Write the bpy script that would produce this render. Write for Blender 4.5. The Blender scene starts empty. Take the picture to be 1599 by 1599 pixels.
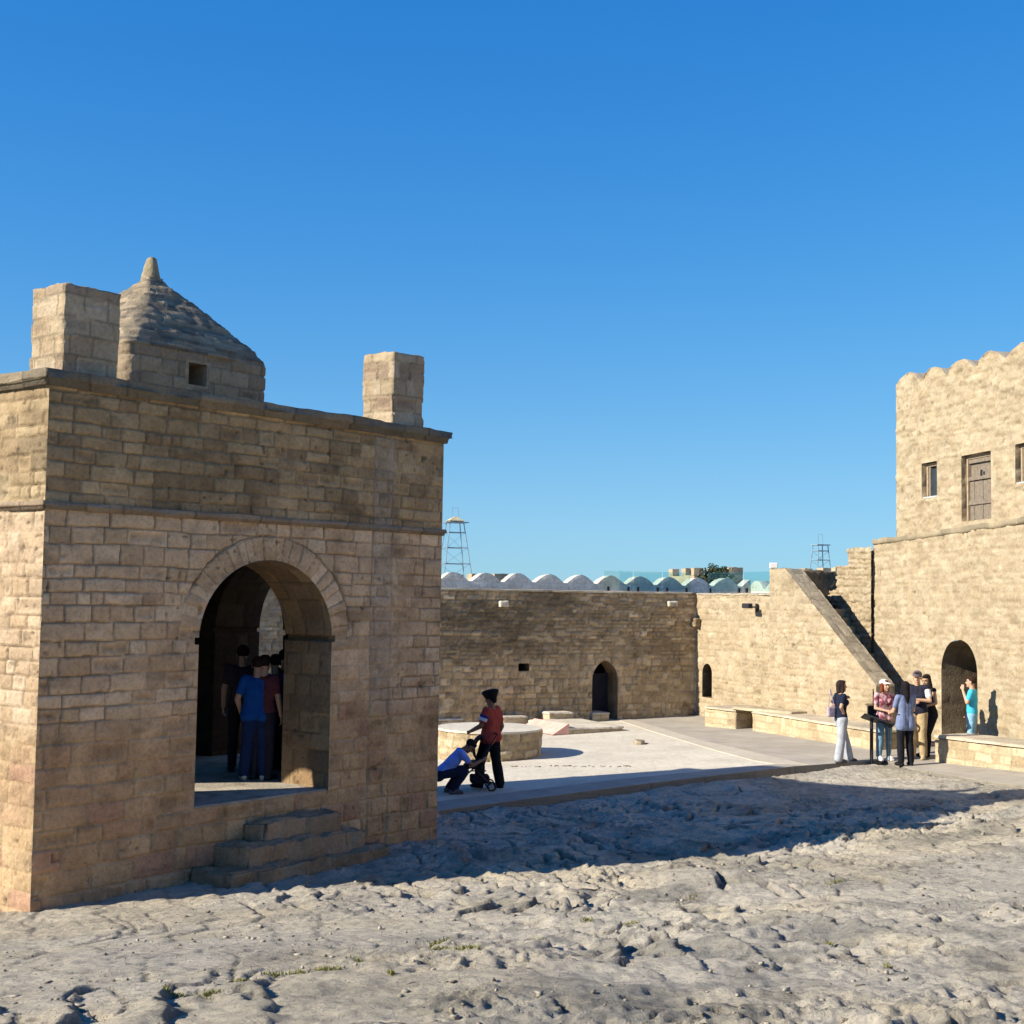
import bpy, bmesh, math, random
import numpy as np
from mathutils import Vector, Matrix
random.seed(7)
C = bpy.context.scene.collection
PI = math.pi
# ---------------------------------------------------------------- camera model (used to place things on the ground they stand on)
CF, CP, CR, CH = 2137.85, .0626566, .0155827, 3.35
def ray(x, y):
    x -= 799.5; y -= 799.5
    a = x*math.cos(CR)+y*math.sin(CR); b = -x*math.sin(CR)+y*math.cos(CR)
    F = np.array([0, math.cos(CP), math.sin(CP)]); U = np.array([0, -math.sin(CP), math.cos(CP)])
    return F+np.array([a/CF, 0, 0])-U*b/CF
def G(x, y, k=.035, c=-.05):
    d = ray(x, y); t = (c-CH)/(d[2]-k*d[0]); p = np.array([0, 0, CH])+d*t
    return float(p[0]), float(p[1]), float(p[2])
def atY(x, y, Y):
    d = ray(x, y); p = np.array([0, 0, CH])+d*Y/d[1]
    return float(p[0]), float(p[1]), float(p[2])
def wallpt(x, y, base, dr):
    base = np.array(base, float); dr = np.array(dr, float)
    v = ray(x, y); n = np.array([-dr[1], dr[0]]); t = (base@n)/(v[:2]@n); q = np.array([0, 0, CH])+v*t
    return float((q[:2]-base)@dr), float(q[2])
def T(x): return .035*x-.05          # the whole site tilts gently
# ---------------------------------------------------------------- noise
def _h(ix, iy, iz, seed):
    n = (ix.astype(np.int64)*374761393+iy.astype(np.int64)*668265263+iz.astype(np.int64)*2147483647+seed*1274126177) & 0xffffffff
    n = ((n ^ (n >> 13))*1274126177) & 0xffffffff
    n = ((n ^ (n >> 16))*2246822519) & 0xffffffff
    return ((n ^ (n >> 15)) & 0xffffff)/float(0xffffff)
def vn(x, y, seed=0):
    x = np.asarray(x, float); y = np.asarray(y, float)
    ix = np.floor(x); iy = np.floor(y); fx = x-ix; fy = y-iy
    fx = fx*fx*(3-2*fx); fy = fy*fy*(3-2*fy); z = np.zeros_like(ix)
    a = _h(ix, iy, z, seed); b = _h(ix+1, iy, z, seed); c = _h(ix, iy+1, z, seed); d = _h(ix+1, iy+1, z, seed)
    return (a+(b-a)*fx+(c-a)*fy+(a-b-c+d)*fx*fy)*2-1
def fbm(x, y, seed=0, o=4, g=.5):
    s = 0; a = 1; t = 0
    for i in range(o):
        s = s+a*vn(x*2**i+i*17.3, y*2**i-i*9.1, seed+i); t += a; a *= g
    return s/t
def vn3(P, seed=0):
    ip = np.floor(P); f = P-ip; f = f*f*(3-2*f)
    r = 0
    for dx in (0, 1):
        for dy in (0, 1):
            for dz in (0, 1):
                w = (f[..., 0] if dx else 1-f[..., 0])*(f[..., 1] if dy else 1-f[..., 1])*(f[..., 2] if dz else 1-f[..., 2])
                r = r+w*_h(ip[..., 0]+dx, ip[..., 1]+dy, ip[..., 2]+dz, seed)
    return r*2-1
def sstep(a, b, x):
    t = np.clip((x-a)/(b-a), 0, 1); return t*t*(3-2*t)
# ---------------------------------------------------------------- object helpers
def tag(o, label=None, cat=None, group=None, kind=None):
    for k, v in (('label', label), ('category', cat), ('group', group), ('kind', kind)):
        if v: o[k] = v
    return o
def empty(name, loc, rz=0):
    o = bpy.data.objects.new(name, None); C.objects.link(o); o.location = loc; o.rotation_euler = (0, 0, rz); o.empty_display_size = .2
    return o
def mesh_obj(name, V, Fc, mat, parent=None, col=None, smooth=False):
    me = bpy.data.meshes.new(name)
    V = np.asarray(V, np.float32); Fc = np.asarray(Fc, np.int32)
    if Fc.ndim == 2:
        k = Fc.shape[1]; n = len(Fc)
        me.vertices.add(len(V)); me.vertices.foreach_set('co', V.ravel())
        me.loops.add(n*k); me.loops.foreach_set('vertex_index', Fc.ravel())
        me.polygons.add(n); me.polygons.foreach_set('loop_start', np.arange(0, n*k, k, dtype=np.int32)); me.polygons.foreach_set('loop_total', np.full(n, k, np.int32))
        me.update(calc_edges=True)
    if col is not None:
        a = me.color_attributes.new('Col', 'FLOAT_COLOR', 'POINT')
        cc = np.ones((len(V), 4), np.float32); cc[:, :3] = col; a.data.foreach_set('color', cc.ravel())
    if smooth: me.polygons.foreach_set('use_smooth', np.ones(len(me.polygons), bool))
    me.materials.append(mat)
    o = bpy.data.objects.new(name, me); C.objects.link(o)
    if parent: place_child(o, parent)
    return o
def place_child(o, parent):
    # meshes are written in world coordinates, so cancel the parent's transform
    o.parent = parent
    m = Matrix.Translation(parent.location) @ parent.rotation_euler.to_matrix().to_4x4()
    o.matrix_parent_inverse = m.inverted()
def lmesh(name, pyV, pyF, mat, parent=None, local=True, smooth=False, col=None):
    me = bpy.data.meshes.new(name); me.from_pydata([tuple(v) for v in pyV], [], pyF); me.update()
    me.materials.append(mat)
    if smooth: me.polygons.foreach_set('use_smooth', np.ones(len(me.polygons), bool))
    o = bpy.data.objects.new(name, me); C.objects.link(o)
    if parent:
        if local: o.parent = parent
        else: place_child(o, parent)
    return o
class MB:
    def __init__(s): s.V = []; s.F = []
    def add(s, V, F):
        n = len(s.V); s.V += [tuple(map(float, v)) for v in V]; s.F += [[i+n for i in f] for f in F]; return s
    def box(s, c, size, rz=0, rx=0, ry=0, bev=.0):
        m = Matrix.Rotation(rz, 3, 'Z') @ Matrix.Rotation(ry, 3, 'Y') @ Matrix.Rotation(rx, 3, 'X')
        h = [q/2 for q in size]
        if bev:
            b = min(bev, min(h)*.9); V = []
            bm = bmesh.new(); bmesh.ops.create_cube(bm, size=1)
            for v in bm.verts: v.co = Vector((v.co.x*size[0], v.co.y*size[1], v.co.z*size[2]))
            bmesh.ops.bevel(bm, geom=bm.edges[:], offset=b, segments=2, affect='EDGES', profile=.5)
            bm.verts.ensure_lookup_table()
            V = [m @ v.co+Vector(c) for v in bm.verts]; F = [[v.index for v in f.verts] for f in bm.faces]; bm.free()
            return s.add(V, F)
        V = [m @ Vector((x*h[0], y*h[1], z*h[2]))+Vector(c) for x in (-1, 1) for y in (-1, 1) for z in (-1, 1)]
        return s.add(V, [(0, 1, 3, 2), (4, 6, 7, 5), (0, 4, 5, 1), (2, 3, 7, 6), (0, 2, 6, 4), (1, 5, 7, 3)])
    def tube(s, p0, p1, r0, r1=None, n=10, caps=True):
        r1 = r0 if r1 is None else r1; a = Vector(p0); b = Vector(p1); d = (b-a).normalized()
        u = d.orthogonal().normalized(); w = d.cross(u); V = []
        for p, r in ((a, r0), (b, r1)):
            for i in range(n):
                t = 2*PI*i/n; V.append(p+(u*math.cos(t)+w*math.sin(t))*r)
        F = [(i, (i+1) % n, n+(i+1) % n, n+i) for i in range(n)]
        if caps: F += [tuple(range(n))[::-1], tuple(range(n, 2*n))]
        return s.add(V, F)
    def cap(s, p0, r0, p1, r1, n=14, sc=None):
        """tapered capsule"""
        a = Vector(p0); b = Vector(p1); d = (b-a); L = d.length
        d = d.normalized() if L > 1e-6 else Vector((0, 0, 1)); u = d.orthogonal().normalized(); w = d.cross(u); V = []; F = []
        rings = []
        for k in range(1, 5): t = -PI/2+k*PI/8*.999; rings.append((a+d*(r0*math.sin(t)), r0*math.cos(t)))
        for k in range(0, 4): t = k*PI/8; rings.append((b+d*(r1*math.sin(t)), r1*math.cos(t)))
        V.append(a-d*r0)
        for p, r in rings:
            for i in range(n):
                t = 2*PI*i/n; V.append(p+(u*math.cos(t)+w*math.sin(t))*r)
        V.append(b+d*r1); m = len(rings)
        F += [(0, 1+(i+1) % n, 1+i) for i in range(n)]
        for k in range(m-1):
            for i in range(n): F.append((1+k*n+i, 1+k*n+(i+1) % n, 1+(k+1)*n+(i+1) % n, 1+(k+1)*n+i))
        F += [(1+(m-1)*n+i, 1+(m-1)*n+(i+1) % n, len(V)-1) for i in range(n)]
        return s.add(V, F)
    def ell(s, c, r, n=16, m=10, rot=None):
        V = []; F = []; c = Vector(c); rot = rot or Matrix.Identity(3)
        for k in range(1, m):
            t = PI*k/m
            for i in range(n):
                p = 2*PI*i/n; V.append(c+rot @ Vector((r[0]*math.sin(t)*math.cos(p), r[1]*math.sin(t)*math.sin(p), r[2]*math.cos(t))))
        V.append(c+rot @ Vector((0, 0, r[2]))); V.append(c-rot @ Vector((0, 0, r[2])))
        for k in range(m-2):
            for i in range(n): F.append((k*n+i, (k+1)*n+i, (k+1)*n+(i+1) % n, k*n+(i+1) % n))
        t = (m-1)*n
        F += [(t, i, (i+1) % n) for i in range(n)]+[(t+1, (m-2)*n+(i+1) % n, (m-2)*n+i) for i in range(n)]
        return s.add(V, F)
    def prism(s, poly, z0, z1):
        """poly ccw (x,y); z0/z1 numbers or functions of x,y"""
        n = len(poly); f0 = z0 if callable(z0) else (lambda x, y: z0); f1 = z1 if callable(z1) else (lambda x, y: z1)
        V = [(x, y, f0(x, y)) for x, y in poly]+[(x, y, f1(x, y)) for x, y in poly]
        return s.add(V, [tuple(range(n))[::-1], tuple(range(n, 2*n))]+[(i, (i+1) % n, n+(i+1) % n, n+i) for i in range(n)])
    def build(s, name, mat, parent=None, local=True, smooth=False):
        return lmesh(name, s.V, s.F, mat, parent, local, smooth)
# ---------------------------------------------------------------- materials
def new_mat(name, rough=.9):
    m = bpy.data.materials.new(name); m.use_nodes = True; nt = m.node_tree; b = nt.nodes['Principled BSDF']
    b.inputs['Roughness'].default_value = rough; b.inputs['Specular IOR Level'].default_value = .15
    return m, nt, b
def nd(nt, t, **kw):
    n = nt.nodes.new(t)
    for k, v in kw.items():
        if k.startswith('i_'):
            key = k[2:]; key = int(key) if key.isdigit() else key.replace('_', ' '); n.inputs[key].default_value = v
        else: setattr(n, k, v)
    return n
def noise(nt, scale, det=4, rough=.6, vec=None):
    n = nd(nt, 'ShaderNodeTexNoise', i_Scale=scale, i_Detail=det, i_Roughness=rough)
    if vec: nt.links.new(vec, n.inputs['Vector'])
    return n.outputs['Fac']
def ramp(nt, fac, stops):
    r = nd(nt, 'ShaderNodeValToRGB'); e = r.color_ramp.elements
    while len(e) > 1: e.remove(e[0])
    for i, (p, c) in enumerate(stops):
        q = e[0] if i == 0 else e.new(p); q.position = p; q.color = (*c, 1) if len(c) == 3 else c
    nt.links.new(fac, r.inputs[0]); return r.outputs[0]
def mul(nt, a, b, f=1.):
    m = nd(nt, 'ShaderNodeMix', data_type='RGBA', blend_type='MULTIPLY'); m.inputs[0].default_value = f
    nt.links.new(a, m.inputs[6]); nt.links.new(b, m.inputs[7]); return m.outputs[2]
def mixc(nt, f, a, b):
    m = nd(nt, 'ShaderNodeMix', data_type='RGBA')
    nt.links.new(f, m.inputs[0])
    for v, k in ((a, 6), (b, 7)):
        if isinstance(v, tuple): m.inputs[k].default_value = (*v, 1)
        else: nt.links.new(v, m.inputs[k])
    return m.outputs[2]
def bump(nt, h, strength, dist, prev=None):
    b = nd(nt, 'ShaderNodeBump', i_Strength=strength, i_Distance=dist); nt.links.new(h, b.inputs['Height'])
    if prev: nt.links.new(prev, b.inputs['Normal'])
    return b.outputs[0]
def stone_mat(name='weathered_stone', fine=1., dist=.02):
    m, nt, b = new_mat(name, .95); geo = nd(nt, 'ShaderNodeNewGeometry').outputs['Position']
    at = nd(nt, 'ShaderNodeAttribute', attribute_name='Col').outputs['Color']
    n1 = noise(nt, 22*fine, 6, .7, geo); n2 = noise(nt, 2.2, 5, .6, geo); n3 = noise(nt, 70*fine, 3, .6, geo)
    c = mul(nt, at, ramp(nt, n1, [(.25, (.66, .64, .62)), (.5, (.98, .98, .98)), (.75, (1.16, 1.15, 1.12))]))
    c = mul(nt, c, ramp(nt, n2, [(.3, (.86, .84, .82)), (.7, (1.08, 1.08, 1.08))]))
    c = mul(nt, c, ramp(nt, n3, [(.28, (.72, .7, .68)), (.42, (1, 1, 1))]))
    nt.links.new(c, b.inputs['Base Color'])
    v = nd(nt, 'ShaderNodeTexVoronoi', i_Scale=26*fine); nt.links.new(geo, v.inputs['Vector'])
    h = bump(nt, n1, .75, dist); h = bump(nt, v.outputs['Distance'], .3, dist*.6, h); h = bump(nt, n3, .4, dist*.4, h)
    nt.links.new(h, b.inputs['Normal']); return m
def plain(name, col, rough=.8, var=.12, scale=8, bmp=.0, metal=0, spec=.15):
    m, nt, b = new_mat(name, rough); geo = nd(nt, 'ShaderNodeTexCoord').outputs['Object']
    n = noise(nt, scale, 4, .6, geo)
    lo = tuple(max(0, c*(1-var)) for c in col); hi = tuple(c*(1+var) for c in col)
    nt.links.new(ramp(nt, n, [(.3, lo), (.7, hi)]), b.inputs['Base Color']); b.inputs['Metallic'].default_value = metal
    b.inputs['Specular IOR Level'].default_value = spec
    if bmp: nt.links.new(bump(nt, n, .6, bmp), b.inputs['Normal'])
    return m
STONE = stone_mat(); STONEF = stone_mat('far_stone', .6, .04)
M = {}
M['plaster'] = plain('white_plaster', (.42, .42, .42), .9, .12, 3, .01)
M['darkwood'] = plain('dark_wood', (.10, .065, .045), .7, .3, 20, .004)
M['doorwood'] = plain('grey_wood', (.19, .155, .12), .75, .25, 14, .006)
M['framewood'] = plain('pale_frame_wood', (.33, .25, .17), .7, .25, 14, .004)
M['pane'] = plain('dark_glass', (.03, .05, .07), .15, .1, 3, 0, 0, .5)
M['metal'] = plain('dark_metal', (.03, .03, .035), .5, .2, 12)
M['lattice'] = plain('hazy_rusty_steel', (.20, .27, .33), .7, .3, 3)  # distance haze put into the steel as a pale blue
M['white'] = plain('white_casing', (.75, .75, .72), .5, .05, 5)
M['pink'] = plain('faded_pink_paint', (.66, .38, .32), .85, .15, 4)
M['brown'] = plain('brown_panel', (.12, .09, .055), .7, .2, 12)
def glass_mat():
    m = bpy.data.materials.new('tinted_glass'); m.use_nodes = True; nt = m.node_tree; nt.nodes.clear()
    o = nd(nt, 'ShaderNodeOutputMaterial'); t = nd(nt, 'ShaderNodeBsdfTransparent'); t.inputs[0].default_value = (.80, .93, .93, 1)
    g = nd(nt, 'ShaderNodeBsdfGlossy', i_Roughness=.03); mx = nd(nt, 'ShaderNodeMixShader'); mx.inputs[0].default_value = .07
    nt.links.new(t.outputs[0], mx.inputs[1]); nt.links.new(g.outputs[0], mx.inputs[2]); nt.links.new(mx.outputs[0], o.inputs[0]); return m
M['glass'] = glass_mat()
# ---------------------------------------------------------------- masonry
def pick(pal, r):
    pal = np.array(pal, float); return pal[(r*len(pal)).astype(int).clip(0, len(pal)-1)]
def masonry(U, V, cfg, seed):
    """returns displacement (m) and colour for wall coordinates"""
    rng = np.random.RandomState(seed)
    wob = cfg.get('wob', .02)
    u = U+wob*fbm(U*1.6, V*1.6, seed+1)+wob*.35*vn(U*9, V*9, seed+2)
    v = V+wob*1.1*fbm(U*.9+7, V*1.3, seed+3)+wob*.3*vn(U*8, V*8, seed+4)
    v0 = v.min()-1; v1 = v.max()+1; e = [v0]
    while e[-1] < v1:
        h = cfg['h'](e[-1], rng) if callable(cfg['h']) else rng.uniform(*cfg['h']); e.append(e[-1]+h)
    e = np.array(e); ci = np.clip(np.searchsorted(e, v)-1, 0, len(e)-2)
    du = np.zeros_like(u); sid = np.zeros(u.shape, np.int64)
    for k in np.unique(ci):
        m = ci == k; uu = u[m]; w = [uu.min()-rng.uniform(.1, .8)]
        hh = e[k+1]-e[k]
        while w[-1] < uu.max()+.1:
            w.append(w[-1]+(rng.uniform(*cfg['w'])*(1.0 if rng.rand() > .25 else rng.uniform(.5, .8))))
        w = np.array(w); j = np.clip(np.searchsorted(w, uu)-1, 0, len(w)-2)
        du[m] = np.minimum(uu-w[j], w[j+1]-uu); sid[m] = k*997+j
    dv = np.minimum(v-e[ci], e[ci+1]-v)
    if 'seams' in cfg:
        for a in cfg['seams']:
            du = np.minimum(du, np.abs(u-a)); sid = sid+(u > a)*131071
    ring = cfg.get('ring')
    if ring is not None:
        uc, vs, a, b, wd = ring
        dx = u-uc; dz = v-vs; rho = (np.sqrt((dx/a)**2+(dz/b)**2)-1)*(a+b)/2; ang = np.arctan2(dz/b, dx/a)
        inr = (rho < wd+.05*vn(ang*6, ang*0, seed+9)) & (rho > -.1) & (ang > -.05) & (ang < PI+.05)
        nst = 25; q = ang/PI*nst+.45*vn(ang*4, ang*0+3, seed); qi = np.floor(q)
        du = np.where(inr, np.minimum(q-qi, 1-q+qi)*PI/nst*(a+rho)*1.7+.002, du); dv = np.where(inr, wd-rho, dv); sid = np.where(inr, 900000+qi.astype(np.int64), sid)
        near = (~inr) & (rho > 0) & (rho < wd+.08) & (ang > 0) & (ang < PI)
        dv = np.where(near, np.minimum(dv, np.abs(rho-wd)), dv)
    d = np.minimum(du, dv)
    z = np.zeros_like(sid); r1 = _h(sid, z, z, seed+11); r2 = _h(sid, z+1, z, seed+12); r3 = _h(sid, z+2, z, seed+13)
    jw = cfg.get('jw', .012)*(1+.5*vn(U*4, V*4, seed+5))
    joint = 1-sstep(jw*.5, jw*1.7, d)
    deep = cfg.get('depth', .022)
    vis = .25+.75*sstep(-.8, .0, vn(U*1.3, V*1.3, seed+31)) if cfg.get('patchy') else 1.
    nn = fbm(U*5, V*5, seed+6, 4); nf = fbm(U*17, V*17, seed+7, 3)
    er = (r3 > 1-cfg.get('erode', .08)).astype(float)*sstep(.0, .09, d)
    pillow = 1-np.exp(-np.maximum(d-jw*.5, 0)/.03)
    disp = -deep*joint*vis+(r2-.5)*cfg.get('off', .014)*(1-joint)+pillow*cfg.get('pil', .006)+nn*cfg.get('rough', .006)+nf*cfg.get('rough', .006)*.5-er*(.018+.02*np.abs(nf)+.012*nn)
    # pock holes
    pk = vn(U*11+3, V*13, seed+41); pit = sstep(.72, .9, pk)*sstep(-.1, .5, vn(U*.9, V*.9, seed+42))
    disp = disp-pit*cfg.get('pit', .02)
    col = cfg['col'](U, V, r1, r2, seed)*np.array(cfg.get('tint', (1., 1., 1.)))
    wn = cfg.get('wear', .10); sm = fbm(U*3.1+seed, V*6.2, seed+55, 4)
    col = col*(1+wn*nn[..., None]+.08*nf[..., None])*(1-wn*1.1*sstep(.15, .55, sm)[..., None])*(1+(r3[..., None]-.5)*cfg.get('cv', .3))
    mc = cfg['mortar'](U, V) if callable(cfg.get('mortar')) else np.array(cfg.get('mortar', (.2, .16, .11)))
    a = (joint*vis*cfg.get('ja', .8))[..., None]
    col = col*(1-a)+mc*a
    col = col*(1-.45*er[..., None]*(.5+.5*np.abs(nn[..., None])))*(1-.45*pit[..., None])
    return disp, np.clip(col, .01, .9), d
def arch_sd(uc, v0, vs, a, b, kind='ell', notch=0):
    """signed distance-like field, negative inside the opening"""
    def f(U, V):
        dx = np.abs(U-uc); dz = V-vs
        rect = np.maximum(dx-a, v0-V)
        if kind == 'rect': return np.maximum(rect, V-vs)
        if kind == 'ell':
            k = np.sqrt((dx/a)**2+(dz/b)**2)+1e-9; top = (k-1)*np.sqrt(dx*dx+dz*dz)/k
        else:
            R = (a*a+b*b)/(2*a); cx = R-a; top = np.sqrt((dx+cx)**2+dz**2)-R
        sd = np.where(dz > 0, top, rect)
        if notch: sd = np.minimum(sd, np.maximum(dx-a-notch, np.abs(V-vs)-.045))
        return sd
    return f
def arch_contour(uc, v0, vs, a, b, kind='ell', n=24, notch=0):
    L = [(uc-a, v0)]
    k = 10
    L += [(uc-a, v0+(vs-(.045 if notch else 0)-v0)*i/k) for i in range(1, k+1)]
    if notch: L += [(uc-a-notch, vs-.045), (uc-a-notch, vs+.045), (uc-a+.004, vs+.045)]
    arc = []
    for i in range(1, n):
        if kind == 'ell': t = PI-PI*i/n; arc.append((uc+a*math.cos(t), vs+b*math.sin(t)))
        else:
            R = (a*a+b*b)/(2*a); cx = R-a; s = -1+2*i/n; h = b*(1-abs(s)); x = math.sqrt(max(0, R*R-h*h))-cx; arc.append((uc+math.copysign(x, s), vs+h))
    L += arc
    if notch: L += [(uc+a-.004, vs+.045), (uc+a+notch, vs+.045), (uc+a+notch, vs-.045)]
    L += [(uc+a, vs-(.045 if notch else 0)+(v0-vs)*i/k) for i in range(0, k+1)]
    return L
def panel(name, P0, dr, ulen, z0, z1, step, cfg, seed, parent=None, sdf=None, out=1, mat=None, u0=0., slab=None):
    """a masonry wall face as real relief; dr = unit direction, outward normal = out * (dr.y,-dr.x)"""
    dr = np.array(dr, float); n = np.array([dr[1], -dr[0]])*out; nu = int((ulen-u0)/step)+1; nv = int((z1-z0)/step)+1
    u = np.linspace(u0, ulen, nu); v = np.linspace(z0, z1, nv); U, V = np.meshgrid(u, v)
    sd = np.full(U.shape, 9.)
    if sdf is not None:
        sd = sdf(U, V); e = 1e-3
        gx = (sdf(U+e, V)-sdf(U-e, V))/(2*e); gy = (sdf(U, V+e)-sdf(U, V-e))/(2*e); g = np.sqrt(gx*gx+gy*gy)+1e-6
        band = np.abs(sd) < step*.75; inner = (U > u0+1e-6) & (U < ulen-1e-6)
        U = np.where(band & inner, U-sd*gx/g, U); V = np.where(band, V-sd*gy/g, V)
        sd2 = np.where(band, 0., sd)
    else: sd2 = sd
    disp, col, d = masonry(U, V, cfg, seed)
    edge = np.minimum(np.minimum(U-u0, ulen-U), 1)*1.
    chip = .02*np.clip(fbm(V*3, U*0+seed, seed+8, 3), -1, 0)
    f = sstep(-.005, .03, edge)
    if sdf is not None: disp = np.where(sd2 < .05, disp*sstep(0, .05, sd2)-.004, disp)
    disp = disp*f+(1-f)*chip*cfg.get('chip', 1)
    X = P0[0]+dr[0]*U+n[0]*disp; Y = P0[1]+dr[1]*U+n[1]*disp
    VV = np.stack([X, Y, V], -1).reshape(-1, 3)
    idx = np.arange(nu*nv).reshape(nv, nu); Fq = np.stack([idx[:-1, :-1], idx[:-1, 1:], idx[1:, 1:], idx[1:, :-1]], -1).reshape(-1, 4)
    if sdf is not None:
        ok = (sd2.reshape(-1) > -1e-9); keep = ok[Fq].all(1)
        # drop faces lying wholly on the boundary inside an opening
        cx = U.reshape(-1)[Fq].mean(1); cv = V.reshape(-1)[Fq].mean(1); keep &= sdf(cx, cv) > -step*.2
        Fq = Fq[keep]
    if out < 0: Fq = Fq[:, ::-1]
    used = np.zeros(len(VV), bool); used[Fq.ravel()] = True; mp = np.cumsum(used)-1
    return mesh_obj(name, VV[used], mp[Fq], mat or STONE, parent, col.reshape(-1, 3)[used], smooth=False)
def reveal(name, P0, dr, contour, depth, cfg, seed, parent=None, out=1, start=.0, step=.06, mat=None):
    """the thickness of a wall round an opening"""
    dr = np.array(dr, float); n = np.array([dr[1], -dr[0]])*out
    pts = [np.array(contour[0])]; S = [0.]
    for p in contour[1:]:
        p = np.array(p); L = np.linalg.norm(p-pts[-1]); k = max(1, int(L/step)); q0 = pts[-1]; s0 = S[-1]
        for i in range(1, k+1): pts.append(q0+(p-q0)*i/k); S.append(s0+L*i/k)
    pts = np.array(pts); S = np.array(S); m = max(2, int(depth/step)+1); D = np.linspace(-start, depth, m)
    SS, DD = np.meshgrid(S, D, indexing='ij'); disp, col, _ = masonry(DD, SS, cfg, seed)
    t = np.gradient(pts, axis=0); t /= np.linalg.norm(t, axis=1)[:, None]+1e-9; nr = np.stack([t[:, 1], -t[:, 0]], 1)  # towards opening centre
    o = (disp*.8*sstep(0, .06, DD+start)*sstep(0, .06, depth-DD))
    U = pts[:, 0][:, None]+nr[:, 0][:, None]*o; V = pts[:, 1][:, None]+nr[:, 1][:, None]*o
    X = P0[0]+dr[0]*U-n[0]*DD; Y = P0[1]+dr[1]*U-n[1]*DD
    VV = np.stack([X, Y, V], -1).reshape(-1, 3); ns = len(S)
    idx = np.arange(ns*m).reshape(ns, m); Fq = np.stack([idx[:-1, :-1], idx[1:, :-1], idx[1:, 1:], idx[:-1, 1:]], -1).reshape(-1, 4)
    return mesh_obj(name, VV, Fq, mat or STONE, parent, col.reshape(-1, 3))
def rough_box(name, O, dr, size, step, amp, cfg, seed, parent=None, course=.25, top_wear=0., mat=None, taper=None, chips=1.):
    """block of coursed stone: O = corner (x,y,z), dr = length direction, width runs to its left"""
    dr = np.array(dr, float); s = np.array([-dr[1], dr[0]]); l, w, h = size; Vs = []; Fs = []; Cs = []; base = 0
    def g(a): return np.linspace(0, a, max(2, int(round(a/step))+1))
    faces = [('x', 0), ('x', l), ('y', 0), ('y', w), ('z', 0), ('z', h)]
    for i, (ax, val) in enumerate(faces):
        if ax == 'x': A, B = np.meshgrid(g(w), g(h)); P = np.stack([A*0+val, A, B], -1); flip = val > 0; uv = (A+7*i, B)
        if ax == 'y': A, B = np.meshgrid(g(l), g(h)); P = np.stack([A, A*0+val, B], -1); flip = val == 0; uv = (A, B)
        if ax == 'z': A, B = np.meshgrid(g(l), g(w)); P = np.stack([A, B, A*0+val], -1); flip = val > 0; uv = (A, B+3)
        # normals outward
        disp, col, _ = masonry(uv[0], uv[1]+O[2]*(ax != 'z'), cfg, seed)
        Pn = P+np.array([O[0]*1.3, O[1]*.7, O[2]])
        q = np.stack([vn3(Pn*3.1, seed)+.5*vn3(Pn*9, seed+3), vn3(Pn*3.1, seed+1)+.5*vn3(Pn*9, seed+4), vn3(Pn*3.1, seed+2)+.5*vn3(Pn*9, seed+5)], -1)*amp
        onx = (P[..., 0] < 1e-6)*1.-(P[..., 0] > l-1e-6)*1.; ony = (P[..., 1] < 1e-6)*1.-(P[..., 1] > w-1e-6)*1.; onz = (P[..., 2] > h-1e-6)*1.
        if course:
            fr = (P[..., 2]/course+.13*vn(P[..., 0]*2+P[..., 1]*2, P[..., 2]*0, seed)) % 1; gr = np.exp(-(np.minimum(fr, 1-fr)*course/.014)**2)*.013*(P[..., 2] > .04)*(P[..., 2] < h-.03)
            blk = (_h(np.floor(P[..., 2]/course), np.zeros_like(P[..., 0]), np.zeros_like(P[..., 0]), seed)-.5)*.03*chips
            q[..., 0] += onx*(gr+blk); q[..., 1] += ony*(gr+blk)
        # worn edges
        cnt = np.abs(onx)+np.abs(ony)+onz; wear = (cnt >= 2)*(.008+.02*np.abs(vn3(Pn*5, seed+8)))*chips
        q[..., 0] += onx*wear; q[..., 1] += ony*wear; q[..., 2] -= onz*wear
        q[..., 2] -= onz*top_wear*np.abs(fbm(P[..., 0]*2.2+seed, P[..., 1]*2.2, seed, 3))*1.8
        P2 = P+q
        if taper is not None:
            f = 1-taper*P2[..., 2]/h; P2[..., 0] = l/2+(P2[..., 0]-l/2)*f; P2[..., 1] = w/2+(P2[..., 1]-w/2)*f
        X = O[0]+dr[0]*P2[..., 0]+s[0]*P2[..., 1]; Y = O[1]+dr[1]*P2[..., 0]+s[1]*P2[..., 1]; Z = O[2]+P2[..., 2]
        V = np.stack([X, Y, Z], -1).reshape(-1, 3); a, b = A.shape; idx = np.arange(a*b).reshape(a, b)+base
        F = np.stack([idx[:-1, :-1], idx[:-1, 1:], idx[1:, 1:], idx[1:, :-1]], -1).reshape(-1, 4)
        if ax == 'x': F = F if val > 0 else F[:, ::-1]
        elif ax == 'y': F = F if val == 0 else F[:, ::-1]
        else: F = F if val > 0 else F[:, ::-1]
        base += a*b; Vs.append(V); Fs.append(F); Cs.append(col.reshape(-1, 3))
    return mesh_obj(name, np.concatenate(Vs), np.concatenate(Fs), mat or STONE, parent, np.concatenate(Cs))
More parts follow.
